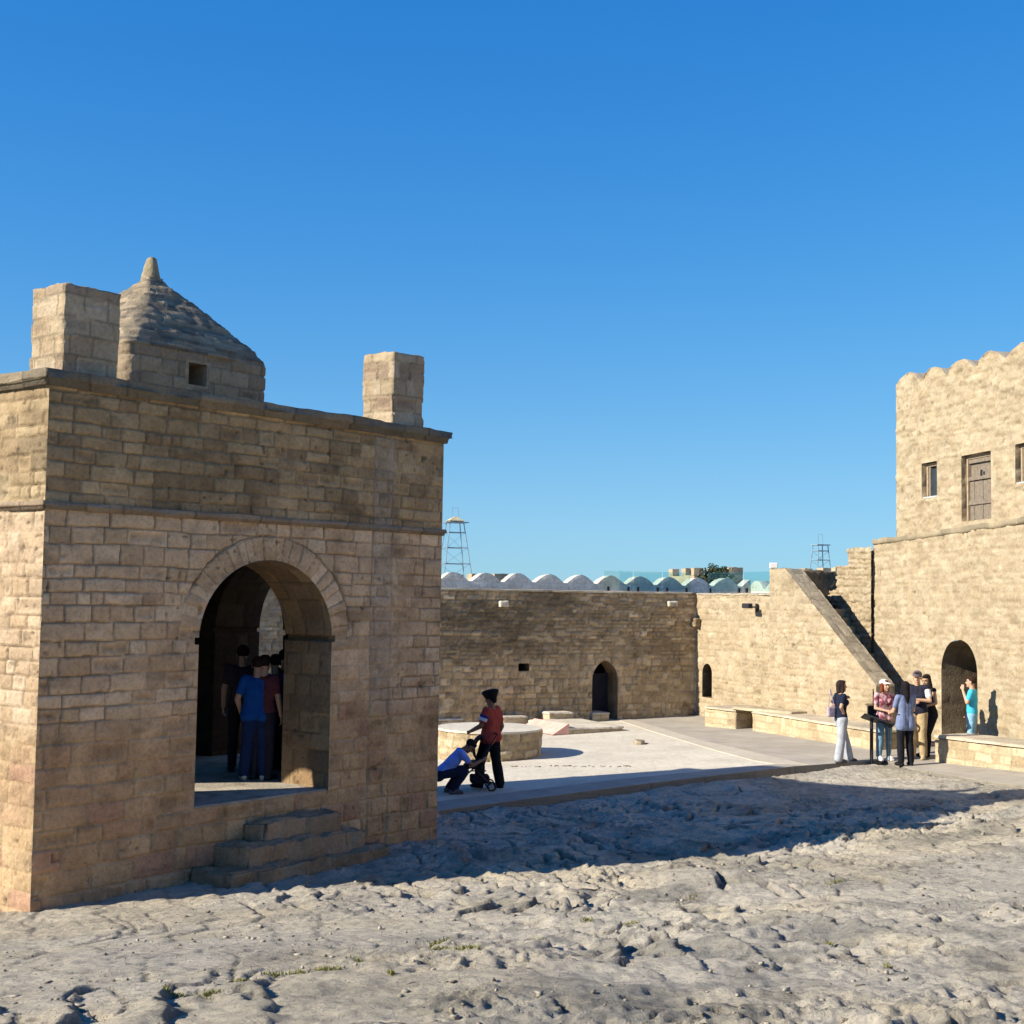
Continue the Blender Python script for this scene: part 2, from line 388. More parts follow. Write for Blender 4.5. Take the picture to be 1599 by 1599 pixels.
# ================================================================ PAVILION
def colf(fn): return fn
TOPP = [(.34, .25, .145), (.38, .285, .17), (.29, .21, .125), (.41, .31, .185), (.34, .26, .16), (.26, .195, .12)]
MIDP = [(.48, .36, .24), (.52, .395, .265), (.44, .325, .21), (.49, .365, .245), (.56, .435, .305), (.46, .335, .215)]
LOWP = [(.43, .305, .18), (.40, .28, .17), (.41, .27, .165), (.46, .335, .205), (.40, .285, .17), (.42, .29, .18), (.40, .255, .17), (.44, .31, .19)]
def front_col(U, V, r1, r2, seed):
    k = V+.18*vn(U*.8, V*.8, seed+50)
    t = sstep(4.30, 4.44, V)[..., None]; b = (1-sstep(1.45, 1.85, k))[..., None]
    c = pick(MIDP, r1)*(1-t)+pick(TOPP, r1)*t
    c = c*(1-b)+pick(LOWP, r1)*b
    st = sstep(.15, .6, fbm(U*.7, V*.25, seed+51, 3))[..., None]*t
    c = c*(1-.28*st)
    grey = (sstep(5.52, 5.6, U)*(1-sstep(5.98, 6.06, U)))[..., None]*(1-b)
    return c*(1-.5*grey)+np.array([.33, .28, .23])*.5*grey
def front_mortar(U, V):
    t = sstep(4.30, 4.44, V)[..., None]; b = (1-sstep(1.45, 1.85, V))[..., None]
    return np.array([.12, .095, .07])*(1-t)*(1-b)+np.array([.20, .15, .10])*t+np.array([.45, .345, .215])*b*(1-t)
def front_h(v, rng):
    if v < 1.5: return rng.uniform(.20, .30)
    if v < 4.3: return rng.uniform(.155, .255)
    return rng.uniform(.12, .21)
PAV = np.array([-5.54241, 16.2133]); PD = np.array([.62098, .78382]); PS = np.array([-PD[1], PD[0]]); PW = 7.14
PUC, PA, PSP, PB, PFL = 3.555, 1.205, 2.72, 1.10, .56
front = dict(h=front_h, w=(.24, .66), jw=.0095, depth=.026, wob=.026, col=front_col, mortar=front_mortar, ring=(PUC, PSP, PA, PB, .34), seams=(5.56, 5.98), tint=(1.20, 1.10, .99), rough=.012, off=.022, erode=.13, ja=.6, patchy=1, cv=.22, wear=.22)
side = dict(front, seams=(), cv=.25, tint=(1., 1., 1.)); side.pop('seams')
coarse = dict(front, depth=.015); coarse.pop('seams')
def cellcol(pal):
    return lambda U, V, r1, r2, seed: pick(pal, r1)
dark = dict(h=(.2, .3), w=(.3, .7), jw=.012, depth=.012, wob=.02, col=cellcol([(.13, .095, .06), (.11, .08, .052), (.15, .11, .068)]), mortar=(.12, .09, .06), rough=.006)
def pv(a, b): q = PAV+PD*a+PS*b; return (q[0], q[1])
pav = empty('fire_temple_pavilion', (*pv(PW/2, PW/2), -.4))
SA, SPB = .80, 1.16
room_shade = dict(dark, col=cellcol([(.055, .042, .03), (.045, .034, .025), (.065, .05, .034)]), mortar=(.035, .028, .02))  # near-black walls put the dim room's shade into the stone colour
tag(pav, 'square sandstone pavilion with tall arched doorway, corner chimneys and pointed stone roof cap', 'pavilion')
ZT, ZB, ZS = 5.86, -.95, 4.39
sdf = arch_sd(PUC, PFL-.02, PSP, PA, PB, 'ell', .07)
ct = arch_contour(PUC, PFL-.02, PSP, PA, PB, 'ell', 36, .07)
panel('wall', pv(0, 0), PD, PW, ZB, ZT, .0165, front, 101, pav, sdf)
side['ring'] = (PW/2+.22, PSP, SA, SPB, .35)
panel('wall', pv(0, PW), -PS, PW, ZB, ZT, .02, side, 102, pav, arch_sd(PW/2+.22, PFL-.02, PSP, SA, SPB, 'ell'))
RBC, RBA = 3.42, .86
panel('wall', pv(PW, 0), PS, PW, ZB, ZT, .06, coarse, 103, pav, arch_sd(RBC, PFL-.02, PSP, RBA, 1.15, 'pt', .07))
panel('wall', pv(PW, PW), -PD, PW, ZB, ZT, .06, coarse, 104, pav, arch_sd(PW-PUC, PFL-.02, PSP, SA, SPB, 'ell'))
TH = 1.0
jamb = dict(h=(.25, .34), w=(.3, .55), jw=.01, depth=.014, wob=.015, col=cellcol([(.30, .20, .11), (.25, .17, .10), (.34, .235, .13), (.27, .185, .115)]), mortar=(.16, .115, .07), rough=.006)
ctb = arch_contour(PW-PUC, PFL-.02, PSP, SA, SPB); ctl = arch_contour(PW/2+.22, PFL-.02, PSP, SA, SPB); ctr = arch_contour(RBC, PFL-.02, PSP, RBA, 1.15, 'pt', 30, .07)
reveal('arch_reveal', pv(0, 0), PD, ct, TH, jamb, 111, pav, step=.03)
reveal('arch_reveal', pv(0, PW), -PS, ctl, TH, room_shade, 112, pav)
reveal('arch_reveal', pv(PW, 0), PS, ctr, TH, room_shade, 113, pav, step=.04)
reveal('arch_reveal', pv(PW, PW), -PD, ctb, TH, room_shade, 114, pav)
# inner faces of the room
I0, I1 = TH, PW-TH
panel('inner_wall', pv(0, I0), PD, I1, .5, 4.7, .06, room_shade, 121, pav, sdf, out=-1, u0=I0)
panel('inner_wall', pv(I0, PW), -PS, I1, .5, 4.7, .06, room_shade, 122, pav, arch_sd(PW/2+.22, PFL-.02, PSP, SA, SPB), out=-1, u0=I0)
panel('inner_wall', pv(I1, 0), PS, I1, .5, 4.7, .04, room_shade, 123, pav, arch_sd(RBC, PFL-.02, PSP, RBA, 1.15, 'pt', .07), out=-1, u0=I0)
panel('inner_wall', pv(PW, I1), -PD, I1, .5, 4.7, .06, room_shade, 124, pav, arch_sd(PW-PUC, PFL-.02, PSP, SA, SPB), out=-1, u0=I0)
floorc = dict(h=(.4, .6), w=(.4, .8), jw=.008, depth=.006, col=cellcol([(.46, .41, .33), (.42, .37, .30)]), mortar=(.25, .2, .15), rough=.002, pit=0, erode=0)
rough_box('floor_slab', (*pv(.03, .03), -.5), PD, (PW-.06, PW-.06, PFL+.5), .12, .002, floorc, 131, pav, 0, 0, chips=.1)
roofc = dict(h=(.3, .5), w=(.4, .8), jw=.01, depth=.01, col=cellcol([(.26, .21, .15), (.22, .18, .13)]), mortar=(.15, .12, .09), rough=.006)
rough_box('roof_slab', (*pv(.2, .2), 4.66), PD, (PW-.4, PW-.4, 1.25), .3, .004, roofc, 132, pav, 0, 0)
rough_box('ceiling', (*pv(I0-.1, I0-.1), 4.5), PD, (I1-I0+.2, I1-I0+.2, .15), .3, .004, room_shade, 133, pav, 0, 0)
# string course and cornice, mitred round the four sides
def ring_course(name, z0, h, out, seed, pal, amp):
    Vv = []; Ff = []; Cc = []; n = 200
    prof = [(-.06, 0), (out*.5, 0), (out*.52, h*.38), (out*.95, h*.42), (out, h*.5), (out*.98, h*.93), (out*.9, h), (-.5, h+.004)]
    pts = []
    corners = [(0, 0), (PW, 0), (PW, PW), (0, PW)]
    for i in range(4):
        a = corners[i]; b = corners[(i+1) % 4]
        for k in range(n): t = k/n; pts.append((a[0]+(b[0]-a[0])*t, a[1]+(b[1]-a[1])*t))
    N = len(pts)
    for i, (a, b) in enumerate(pts):
        s = (i/n)*PW
        # outward direction in plan, mitred by scaling about the centre
        for j, (o, z) in enumerate(prof):
            f = (PW/2+o)/(PW/2); aa = PW/2+(a-PW/2)*f; bb = PW/2+(b-PW/2)*f
            P = np.array([s*1.7, j*1.3, seed]); w = float(vn3(P[None]*1.0, seed)[0])*amp+float(vn3(P[None]*3.3, seed+1)[0])*amp*.7
            blk = (hash((int(s/.55), seed)) % 7-3)*amp*.12
            f2 = (PW/2+o+w+blk)/(PW/2) if 0 < j < 7 else f; aa = PW/2+(a-PW/2)*f2; bb = PW/2+(b-PW/2)*f2
            x, y = pv(aa, bb); Vv.append((x, y, z0+z+(w*.7 if j > 2 else w*.3)))
            r = (math.sin(int(s/.55)*12.9+seed)*43758.5) % 1; c = np.array(pal[int(r*len(pal))]); jt = abs((s/.55) % 1-.0) < .04
            Cc.append(c*(.6 if jt else 1))
    m = len(prof)
    for i in range(N):
        for j in range(m-1): Ff.append((i*m+j, ((i+1) % N)*m+j, ((i+1) % N)*m+j+1, i*m+j+1))
    return mesh_obj(name, Vv, Ff, STONE, pav, np.array(Cc))
ring_course('string_course', ZS-.07, .10, .055, 5, [(.27, .20, .14), (.31, .235, .165), (.24, .19, .14)], .010)
ring_course('cornice', 5.80, .19, .10, 9, [(.20, .165, .12), (.25, .20, .14), (.17, .145, .11)], .018)
# chimneys
chc = dict(h=(.24, .27), w=(.22, .5), jw=.012, depth=.01, col=cellcol([(.42, .33, .22), (.38, .29, .19), (.46, .37, .26), (.36, .27, .19)]), mortar=(.2, .16, .11), rough=.008, erode=.12)
def chimney(f, i, w, h, seed, w2=None):
    rough_box('chimney', (*pv(f, i), 5.96), PD, (w, w2 or w, h), .028, .010, chc, seed, pav, .235, .05)
chimney(.27, .15, .80, 1.17, 141, .70); chimney(6.12, .15, .70, 1.22, 142); chimney(6.2, 6.3, .72, 1.1, 143); chimney(.3, 6.3, .72, 1.1, 144)
# drum with pyramidal stepped cap
dc = dict(h=(.18, .26), w=(.3, .6), jw=.011, depth=.014, col=cellcol([(.36, .27, .17), (.32, .24, .155), (.38, .29, .19), (.30, .23, .155)]), mortar=(.2, .16, .11), rough=.007)
DCX, DCY = PW/2+.30, PW/2-.25; DA = 1.34
drum = empty('lantern_drum', (*pv(DCX, DCY), 5.9)); place_child(drum, pav)
drum.matrix_parent_inverse = Matrix.Translation(pav.location).inverted()
def sq_ring(half, rnd, z, n=160):
    o = []
    for i in range(n):
        t = 2*PI*(i+.5)/n-3*PI/4; c, s = math.cos(t), math.sin(t); p = 2+rnd
        r = half/((abs(c)**p+abs(s)**p)**(1/p)); o.append((r*c, r*s, z))
    return o
def drum_mesh():
    V = []; F = []; Cc = []; n = 420; Z1 = 6.93; Z2 = 8.24
    zs = list(np.linspace(5.85, Z1, 44)); R0 = np.array(sq_ring(DA, 12, 0, n)); per = np.concatenate([[0], np.cumsum(np.linalg.norm(np.diff(R0[:, :2], axis=0), axis=1))])
    U, W = np.meshgrid(per, np.array(zs)); disp, col, _ = masonry(U, W, dc, 145)
    for k, z_ in enumerate(zs):
        for i in range(n):
            f = 1+disp[k, i]/DA; xw, yw = pv(DCX+R0[i, 0]*f, DCY+R0[i, 1]*f); V.append((xw, yw, z_)); Cc.append(col[k, i])
    steps = 26; rings = []
    tk = [0, .06, .19, .3, .51, .68, .86, .97, 1.]; hk = [1.0, .985, .91, .80, .61, .43, .24, .12, .095]
    for k in range(steps):
        t = k/(steps-1); hh = (Z2-Z1)/(steps-1); z_ = Z1+(Z2-Z1)*t; half = DA*np.interp(t, tk, hk); nx = DA*np.interp(min(1, t+1/(steps-1)), tk, hk)
        rings.append((z_+.004, half+.012, k+1)); rings.append((z_+hh*.75, (half+nx)/2+.012, k+1))
    for z_, half, k in rings:
        t = (z_-Z1)/(Z2-Z1); r0 = sq_ring(half, 9-6*t, z_, n)
        for i, (x, y, zz) in enumerate(r0):
            P = np.array([[x*2.2+31, y*2.2, zz*2.2]]); w = float(vn3(P, 4)[0]); w2 = float(vn3(P*3.7, 5)[0])
            bl = math.floor((x-y)*(2.3+.5*math.sin(k*5.1))+k*.37+(5 if x+y > 0 else 0)); rr = (math.sin(bl*78.2+k*37.7)*43758.5) % 1
            o = (.012*w+.014*w2+(rr-.5)*.022)/max(half, .25)
            xw, yw = pv(DCX+x*(1+o), DCY+y*(1+o)); V.append((xw, yw, zz+.010*w2+(rr-.5)*.008))
            c = np.array([(.26, .21, .145), (.20, .165, .12), (.32, .255, .175), (.23, .185, .13), (.15, .125, .095), (.29, .23, .155)][int(rr*6)]); Cc.append(c*(1+.25*w2))
    N = len(zs)+len(rings)
    for k in range(N-1):
        for i in range(n): F.append((k*n+i, k*n+(i+1) % n, (k+1)*n+(i+1) % n, (k+1)*n+i))
    return V, F, Cc
V, F, Cc = drum_mesh()
# cut the small square window: front side of the drum, centre of the face
Va = np.array(V); rel = (Va[:, :2]-PAV); ua = rel@PD-DCX; ub = rel@PS-DCY
Fa = np.array(F); fu = ua[Fa].mean(1); fb = ub[Fa].mean(1); fz = Va[Fa, 2].mean(1)
WX = -.10
hole = (fb < -DA*.9) & (np.abs(fu-WX) < .20) & (fz > 6.42) & (fz < 6.80)
mesh_obj('drum_wall', Va, Fa[~hole], STONE, drum, np.array(Cc))
b = MB()
def pvz(a, bb, z): q = pv(a, bb); return (q[0], q[1], z)
def frame_box(mb, a0, a1, b0, b1, z0, z1):
    P = [pvz(a, bb, z) for a in (a0, a1) for bb in (b0, b1) for z in (z0, z1)]
    mb.add(P, [(0, 1, 3, 2), (4, 6, 7, 5), (0, 4, 5, 1), (2, 3, 7, 6), (0, 2, 6, 4), (1, 5, 7, 3)])
fy0 = DCY-DA-.005; wx0, wx1 = DCX+WX-.17, DCX+WX+.17
fr = MB(); frame_box(fr, wx0-.06, wx0, fy0, fy0+.45, 6.40, 6.83); frame_box(fr, wx1, wx1+.06, fy0, fy0+.45, 6.40, 6.83)
frame_box(fr, wx0, wx1, fy0, fy0+.45, 6.40, 6.46); frame_box(fr, wx0, wx1, fy0, fy0+.45, 6.79, 6.83)
M['stoneplain'] = plain('stone_trim', (.33, .25, .16), .95, .25, 12, .01)
M['void'] = plain('shade_black_stone', (.02, .018, .016), .95, .2, 6)  # near-black colour holds the shade of the spaces behind openings
fr.build('window_frame', M['stoneplain'], drum, local=False)
bk = MB(); frame_box(bk, wx0-.03, wx1+.03, fy0+.44, fy0+.47, 6.43, 6.81); bk.build('window_recess', M['void'], drum, local=False)
# finial
fin = MB(); n = 20; prof = [(8.12, .20), (8.20, .165), (8.24, .155), (8.32, .135), (8.45, .11), (8.56, .085), (8.60, .07), (8.62, .04)]; Vv = []
for z_, r in prof:
    for i in range(n):
        t = 2*PI*i/n; w = 1+.12*math.sin(t*3+z_*9)+.07*math.sin(t*7+z_*31); q = pv(DCX+r*w*math.cos(t), DCY+r*w*math.sin(t)); Vv.append((q[0], q[1], z_))
Ff = [(k*n+i, k*n+(i+1) % n, (k+1)*n+(i+1) % n, (k+1)*n+i) for k in range(len(prof)-1) for i in range(n)]+[tuple(range((len(prof)-1)*n, len(prof)*n))]
lmesh('finial', Vv, Ff, plain('mossy_stone', (.27, .22, .14), .95, .35, 9, .02), drum, False, True)
# entrance steps
stc = dict(h=(.3, .6), w=(.5, .9), jw=.008, depth=.008, col=cellcol([(.33, .24, .15), (.29, .21, .135), (.36, .26, .17)]), mortar=(.2, .15, .1), rough=.01, erode=.2)
stairs = empty('entrance_steps', (*pv(3.5, -.5), -.4)); tag(stairs, 'three worn stone steps climbing to the arched doorway of the pavilion', 'steps')
def stepb(s0, s1, o, z0, z1, seed, wear=.05):
    rough_box('step', (*pv(s0, -o), z0), PD, (s1-s0, o+.03, z1-z0), .03, .038, stc, seed, stairs, 0, wear, chips=2.6)
stepb(2.3, 5.2, .84, -.8, -.17, 151, .07); stepb(2.7, 4.9, .62, -.6, .07, 152, .07); stepb(3.2, 4.65, .42, -.2, .31, 153, .06)
rough_box('loose_stone', (*pv(5.35, -.42), -.5), PD, (.3, .26, .24), .03, .02, stc, 154, None, 0, .05)
tag(bpy.data.objects['loose_stone'], 'single squared stone lying beside the pavilion steps', 'stone')

bpy.context.view_layer.update()
KS = .893      # true scale of the pavilion, keeping its floor plan and direction from the camera
CC = Vector((0, 0, CH)); SM = Matrix.Translation(CC) @ Matrix.Scale(KS, 4) @ Matrix.Translation(-CC)
for o in (pav, stairs, bpy.data.objects['loose_stone']): o.matrix_world = SM @ o.matrix_world
def kk(q): return CC+(Vector(q)-CC)*KS
# ================================================================ FAR COURTYARD WALL (in its own shade)
be = math.radians(22.3); D1 = np.array([math.cos(be), math.sin(be)]); C1 = np.array([5.25, 38.8])
W1L = 30.; W1S = C1-D1*W1L
W1P = [(.34, .27, .175), (.38, .305, .205), (.30, .235, .155), (.42, .34, .235), (.33, .255, .165)]
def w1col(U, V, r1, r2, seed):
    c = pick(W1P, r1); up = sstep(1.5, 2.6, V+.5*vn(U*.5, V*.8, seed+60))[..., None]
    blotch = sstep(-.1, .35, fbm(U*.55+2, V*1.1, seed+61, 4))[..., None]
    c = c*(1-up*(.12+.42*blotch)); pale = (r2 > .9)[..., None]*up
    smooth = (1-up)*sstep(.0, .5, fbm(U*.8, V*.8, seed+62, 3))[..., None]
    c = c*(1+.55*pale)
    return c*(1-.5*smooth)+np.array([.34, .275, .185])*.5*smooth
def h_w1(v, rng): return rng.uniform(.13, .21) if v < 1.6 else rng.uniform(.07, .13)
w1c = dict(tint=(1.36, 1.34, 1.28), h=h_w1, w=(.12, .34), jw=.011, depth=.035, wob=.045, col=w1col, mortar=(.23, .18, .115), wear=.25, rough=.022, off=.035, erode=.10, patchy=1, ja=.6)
def w1u(px, py): return wallpt(px, py, W1S, D1)
du_, _ = w1u(945, 1060); dzt = w1u(945, 1031)[1]; dzs = w1u(945, 1062)[1]; ha = (w1u(965, 1090)[0]-w1u(925, 1090)[0])/2
wu_, _ = w1u(818, 1042); wz0 = w1u(818, 1048)[1]; wz1 = w1u(818, 1036)[1]; wa = (w1u(827, 1042)[0]-w1u(810, 1042)[0])/2
base1 = T(3.)
s1 = arch_sd(du_, base1-.05, dzs, ha, dzt-dzs, 'pt'); s2 = arch_sd(wu_, wz0, wz1, wa, 0, 'rect')
wall1 = empty('far_courtyard_wall', (*(C1-D1*6), 0)); tag(wall1, 'long shaded stone wall across the back of the courtyard with a pointed doorway', 'wall')
TOP1 = 3.53
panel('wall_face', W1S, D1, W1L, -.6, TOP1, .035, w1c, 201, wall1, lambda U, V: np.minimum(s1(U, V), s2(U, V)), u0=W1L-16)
rv = dict(jamb, col=cellcol([(.28, .21, .13), (.25, .185, .12)]))
reveal('doorway', W1S, D1, arch_contour(du_, base1-.05, dzs, ha, dzt-dzs, 'pt'), .7, rv, 202, wall1)
reveal('window_opening', W1S, D1, [(wu_-wa, wz0), (wu_-wa, wz1), (wu_+wa, wz1), (wu_+wa, wz0), (wu_-wa, wz0)], .5, rv, 203, wall1)
def dbox(name, S, D, u0, u1, d0, d1, z0, z1, mat, parent, out=1):
    """box in a wall's frame: u along, d inwards"""
    n = np.array([D[1], -D[0]])*out; mb = MB()
    P = []
    for u in (u0, u1):
        for d in (d0, d1):
            q = S+D*u-n*d
            for z in (z0, z1): P.append((q[0], q[1], z))
    mb.add(P, [(0, 1, 3, 2), (4, 6, 7, 5), (0, 4, 5, 1), (2, 3, 7, 6), (0, 2, 6, 4), (1, 5, 7, 3)])
    return mb.build(name, mat, parent, local=False)
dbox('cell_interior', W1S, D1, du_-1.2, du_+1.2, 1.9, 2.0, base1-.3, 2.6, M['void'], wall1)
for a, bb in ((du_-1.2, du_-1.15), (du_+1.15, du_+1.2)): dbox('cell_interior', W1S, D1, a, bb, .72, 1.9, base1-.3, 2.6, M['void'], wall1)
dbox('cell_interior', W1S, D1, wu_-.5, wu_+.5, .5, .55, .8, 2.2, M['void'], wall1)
dm = plain('blue_black_door', (.022, .022, .035), .6, .2, 5)
dr_ = dbox('door_leaf', W1S, D1, du_-ha*.35, du_+ha, .62, .68, base1-.05, dzs+.15, dm, wall1)
# coping and roof deck behind it
cop = dict(dark, col=cellcol([(.42, .36, .27), (.38, .33, .25)]))
rough_box('coping', (*(C1-D1*16-np.array([-D1[1], D1[0]])*.04), TOP1-.005), D1, (16.02, 4.4, .06), .12, .008, cop, 204, wall1, 0, 0)
cat_w = [(785, 942, .13), (1048, 942, .15)]
for px, py, w in cat_w:
    u, z = w1u(px, py); q = W1S+D1*(u-w/1.0); n1 = np.array([D1[1], -D1[0]])
    o = rough_box('water_spout', (q[0]+n1[0]*.16, q[1]+n1[1]*.16, z-.09), D1, (w*2, .22, .17), .04, .012, dict(cop, col=cellcol([(.6, .54, .42)])), 210+px, wall1, 0, .02)
u, z = w1u(1087, 972)
q = W1S+D1*(W1L-.02); rough_box('water_spout', (q[0]-.05, q[1]-.32, z-.12), D1, (.2, .35, .24), .04, .02, rv, 219, wall1, 0, .02)

# ================================================================ RIGHT WALL WITH OUTSIDE STAIR
D2 = np.array([.36, -.933]); D2 = D2/np.linalg.norm(D2)
LITP = [(.44, .365, .25), (.47, .39, .27), (.41, .33, .22), (.49, .41, .29), (.45, .365, .245)]
def litcol(U, V, r1, r2, seed):
    c = pick(LITP, r1); g = sstep(.2, .6, fbm(U*.6, V*.6, seed+70, 4))[..., None]
    dk = sstep(.3, .7, fbm(U*1.1+9, V*1.3, seed+71, 4))[..., None]
    return c*(1-.18*dk)*(1-.35*g)+np.array([.48, .40, .285])*.35*g
lit = dict(h=(.11, .20), w=(.16, .42), jw=.009, depth=.022, wob=.04, col=litcol, mortar=(.36, .29, .195), rough=.020, off=.026, erode=.14, patchy=1, ja=.6, pit=.035, cv=.14, wear=.12, tint=(.89, .875, .865))
w2u = lambda px, py: wallpt(px, py, C1, D2)
tS = w2u(1204, 1000)[0]; tE = w2u(1371, 1100)[0]; tT = w2u(1229, 889)[0]; zS = w2u(1215, 888)[1]; zE = w2u(1370, 1070)[1]
wall2 = empty('courtyard_side_wall', (*(C1+D2*2), 0)); tag(wall2, 'sunlit stone wall with a narrow pointed doorway, running from the corner to the stair', 'wall')
da, dA0, dA1 = w2u(1104, 1060)[0], w2u(1097, 1060)[0], w2u(1112, 1060)[0]
zt_ = w2u(1104, 1036)[1]; zs_ = w2u(1104, 1052)[1]; zb_ = w2u(1104, 1089)[1]
sd2f = arch_sd(da, zb_, zs_, (dA1-dA0)/2, zt_-zs_, 'pt')
panel('wall_face', C1, D2, tS+.02, -.6, TOP1, .03, lit, 301, wall2, sd2f)
reveal('doorway', C1, D2, [(da+(dA1-dA0)/2, zb_), (da-(dA1-dA0)/2, zb_)]+arch_contour(da, zb_, zs_, (dA1-dA0)/2, zt_-zs_, 'pt'), .5, dark, 302, wall2)  # dark reveal stone stands in for the shade of a deep opening
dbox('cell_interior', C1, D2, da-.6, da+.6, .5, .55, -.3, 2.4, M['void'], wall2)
rough_box('coping', (*(C1+np.array([-.03, 0])), TOP1-.005), D2, (tS, .6, .05), .12, .008, cop, 303, wall2, 0, 0)
tw, zw = w2u(1183, 948)
cam_o = empty('surveillance_camera', (*(C1+D2*tw), zw)); tag(cam_o, 'small dark camera bracket high on the sunlit side wall', 'camera')
m = MB(); m.tube((0, 0, 0), (-.22, -.05, .0), .02).box((-.30, -.16, .03), (.14, .34, .13), .35, bev=.02); m.build('camera_body', M['metal'], cam_o)
m = MB(); m.box((-.03, 0, -.02), (.05, .14, .22), bev=.01); m.build('bracket', M['metal'], cam_o)
# stair block
n2 = np.array([D2[1], -D2[0]])       # outward (towards the court)
stair = empty('outside_stair', (*(C1+D2*(tS+tE)/2), 0)); tag(stair, 'outside stone stair with a sloping sunlit parapet leading up to the roof', 'stair')
SO = C1+n2*.05
def stair_top(U): return np.interp(U, [tS-1, tT, tE, tE+9], [zS, zS, zE, zE])
sdst = lambda U, V: (stair_top(U)-V)*.82
panel('side_wall', SO, D2, tE, -.4, zS+.02, .03, lit, 311, stair, sdst, u0=tS)
# sloping parapet cap as a strip of worn stone
def strip(name, pts, w, step, cfg, seed, parent, amp=.012):
    Vv = []; Cc = []; S = [0]
    P = [np.array(pts[0], float)]
    for q in pts[1:]:
        q = np.array(q, float); L = np.linalg.norm(q-P[-1]); k = max(1, int(L/step)); p0 = P[-1]; s0 = S[-1]
        for i in range(1, k+1): P.append(p0+(q-p0)*i/k); S.append(s0+L*i/k)
    m = max(2, int(w/step)+1); W = np.linspace(0, w, m); SS, WW = np.meshgrid(np.array(S), W, indexing='ij')
    disp, col, _ = masonry(SS, WW, cfg, seed); P = np.array(P)
    X = SO[0]+D2[0]*P[:, 0][:, None]-n2[0]*WW; Y = SO[1]+D2[1]*P[:, 0][:, None]-n2[1]*WW; Z = P[:, 1][:, None]+disp*.7+amp*vn(SS*4, WW*4, seed)*(WW > 0)
    a, b_ = X.shape; idx = np.arange(a*b_).reshape(a, b_); Fq = np.stack([idx[:-1, :-1], idx[1:, :-1], idx[1:, 1:], idx[:-1, 1:]], -1).reshape(-1, 4)
    return mesh_obj(name, np.stack([X, Y, Z], -1).reshape(-1, 3), Fq, STONE, parent, col.reshape(-1, 3))
capc = dict(dark, h=(.2, .3), w=(.2, .45), col=cellcol([(.36, .31, .23), (.30, .26, .19), (.40, .34, .25)]), mortar=(.2, .17, .12), rough=.012, off=.03, depth=.03)
PWD = .50
strip('parapet_cap', [(tS, zS), (tT, zS), (tE, zE), (tE+.001, -.4)], PWD, .04, capc, 312, stair)
panel('inner_side', SO-n2*PWD, D2, tE, -.4, zS+.02, .06, dark, 313, stair, sdst, u0=tS, out=-1)
nst = 14
stm = plain('worn_step_stone', (.36, .29, .19), .95, .2, 5, .01)
n3d = 2.4
for i in range(nst):
    a0 = tT+(tE+.25-tT)*i/nst; a1 = tT+(tE+.25-tT)*(i+1)/nst; zt = (zS-1.0)*(1-(i)/nst)+T(8)*(i/nst)
    dbox('stair_step', SO, D2, a0, a1, PWD+.005, PWD+n3d, -.3, zt, stm, stair)
# ================================================================ GATE TOWER ON THE RIGHT
D3 = np.array([.2, -.98]); D3 /= np.linalg.norm(D3)
Q = 32.2; P3 = np.array([atY(1402, 840, Q)[0], Q])
n3 = np.array([D3[1], -D3[0]])
w3u = lambda px, py: wallpt(px, py, P3, D3)
def lit3(U, V, r1, r2, seed):
    c = litcol(U, V, r1, r2, seed); up = sstep(4.9, 5.2, V)[..., None]
    return c*(1-up)+c*np.array([.98, 1.0, 1.02])*up
zL0 = w3u(1402, 838)[1]; zL1 = w3u(1590, 809)[1]; uL1 = w3u(1590, 809)[0]
uA, uB, uC = w3u(1323, 900)[0], w3u(1364, 900)[0], wallpt(1403, 700, P3-n3*.14, D3)[0]-.12
zA = w3u(1345, 852)[1]; zTW = w3u(1402, 592)[1]; uTW1 = w3u(1590, 545)
print('tower', zL0, zL1, uL1, 'uA', uA, uB, uC, zA, zTW, uTW1)
tower = empty('gate_tower', (*(P3+D3*3), 0)); tag(tower, 'tall sunlit sandstone gate building with wavy battlements and a blocked wooden door upstairs', 'building')
ux0, ux1 = w3u(1470, 1080)[0], w3u(1526, 1080)[0]; uc3 = (ux0+ux1)/2; a3 = (ux1-ux0)/2; zsp = w3u(1498, 1050)[1]; ztp = w3u(1496, 999)[1]
o1 = arch_sd(uc3, T(9)-.1, zsp, a3, ztp-zsp, 'pt')
ledge = lambda U: np.interp(U, [uB-.3, uB+.0, 0, uL1, uL1+10], [zL0-.25, zL0-.02, zL0, zL1, zL1+(zL1-zL0)/uL1*10])
low3 = dict(lit, col=lit3)
panel('lower_wall', P3, D3, 13, -.5, zL1+1.9, .035, low3, 401, tower, lambda U, V: np.minimum(o1(U, V), (ledge(U)-V)*.98), u0=uB)
reveal('arched_doorway', P3, D3, arch_contour(uc3, T(9)-.1, zsp, a3, ztp-zsp, 'pt'), .9, dict(dark, col=cellcol([(.20, .155, .10), (.17, .13, .085)])), 402, tower)  # reveal darkened so its colour carries the shade of the passage
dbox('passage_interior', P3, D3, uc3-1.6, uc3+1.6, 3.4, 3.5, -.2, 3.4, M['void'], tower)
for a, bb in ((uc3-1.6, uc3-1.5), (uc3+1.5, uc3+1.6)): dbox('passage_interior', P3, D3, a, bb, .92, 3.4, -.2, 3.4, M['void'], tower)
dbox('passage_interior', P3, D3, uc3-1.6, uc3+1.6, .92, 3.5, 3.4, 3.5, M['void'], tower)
# upper storey set slightly back
US = P3-n3*.14
up = dict(lit, h=(.11, .2), rough=.036, off=.045, wob=.06, erode=.14, pit=.035)
def rectpx(x0, y0, x1, y1):
    a = wallpt(x0, y0, US, D3); b_ = wallpt(x1, y1, US, D3); return a[0], b_[0], b_[1], a[1]
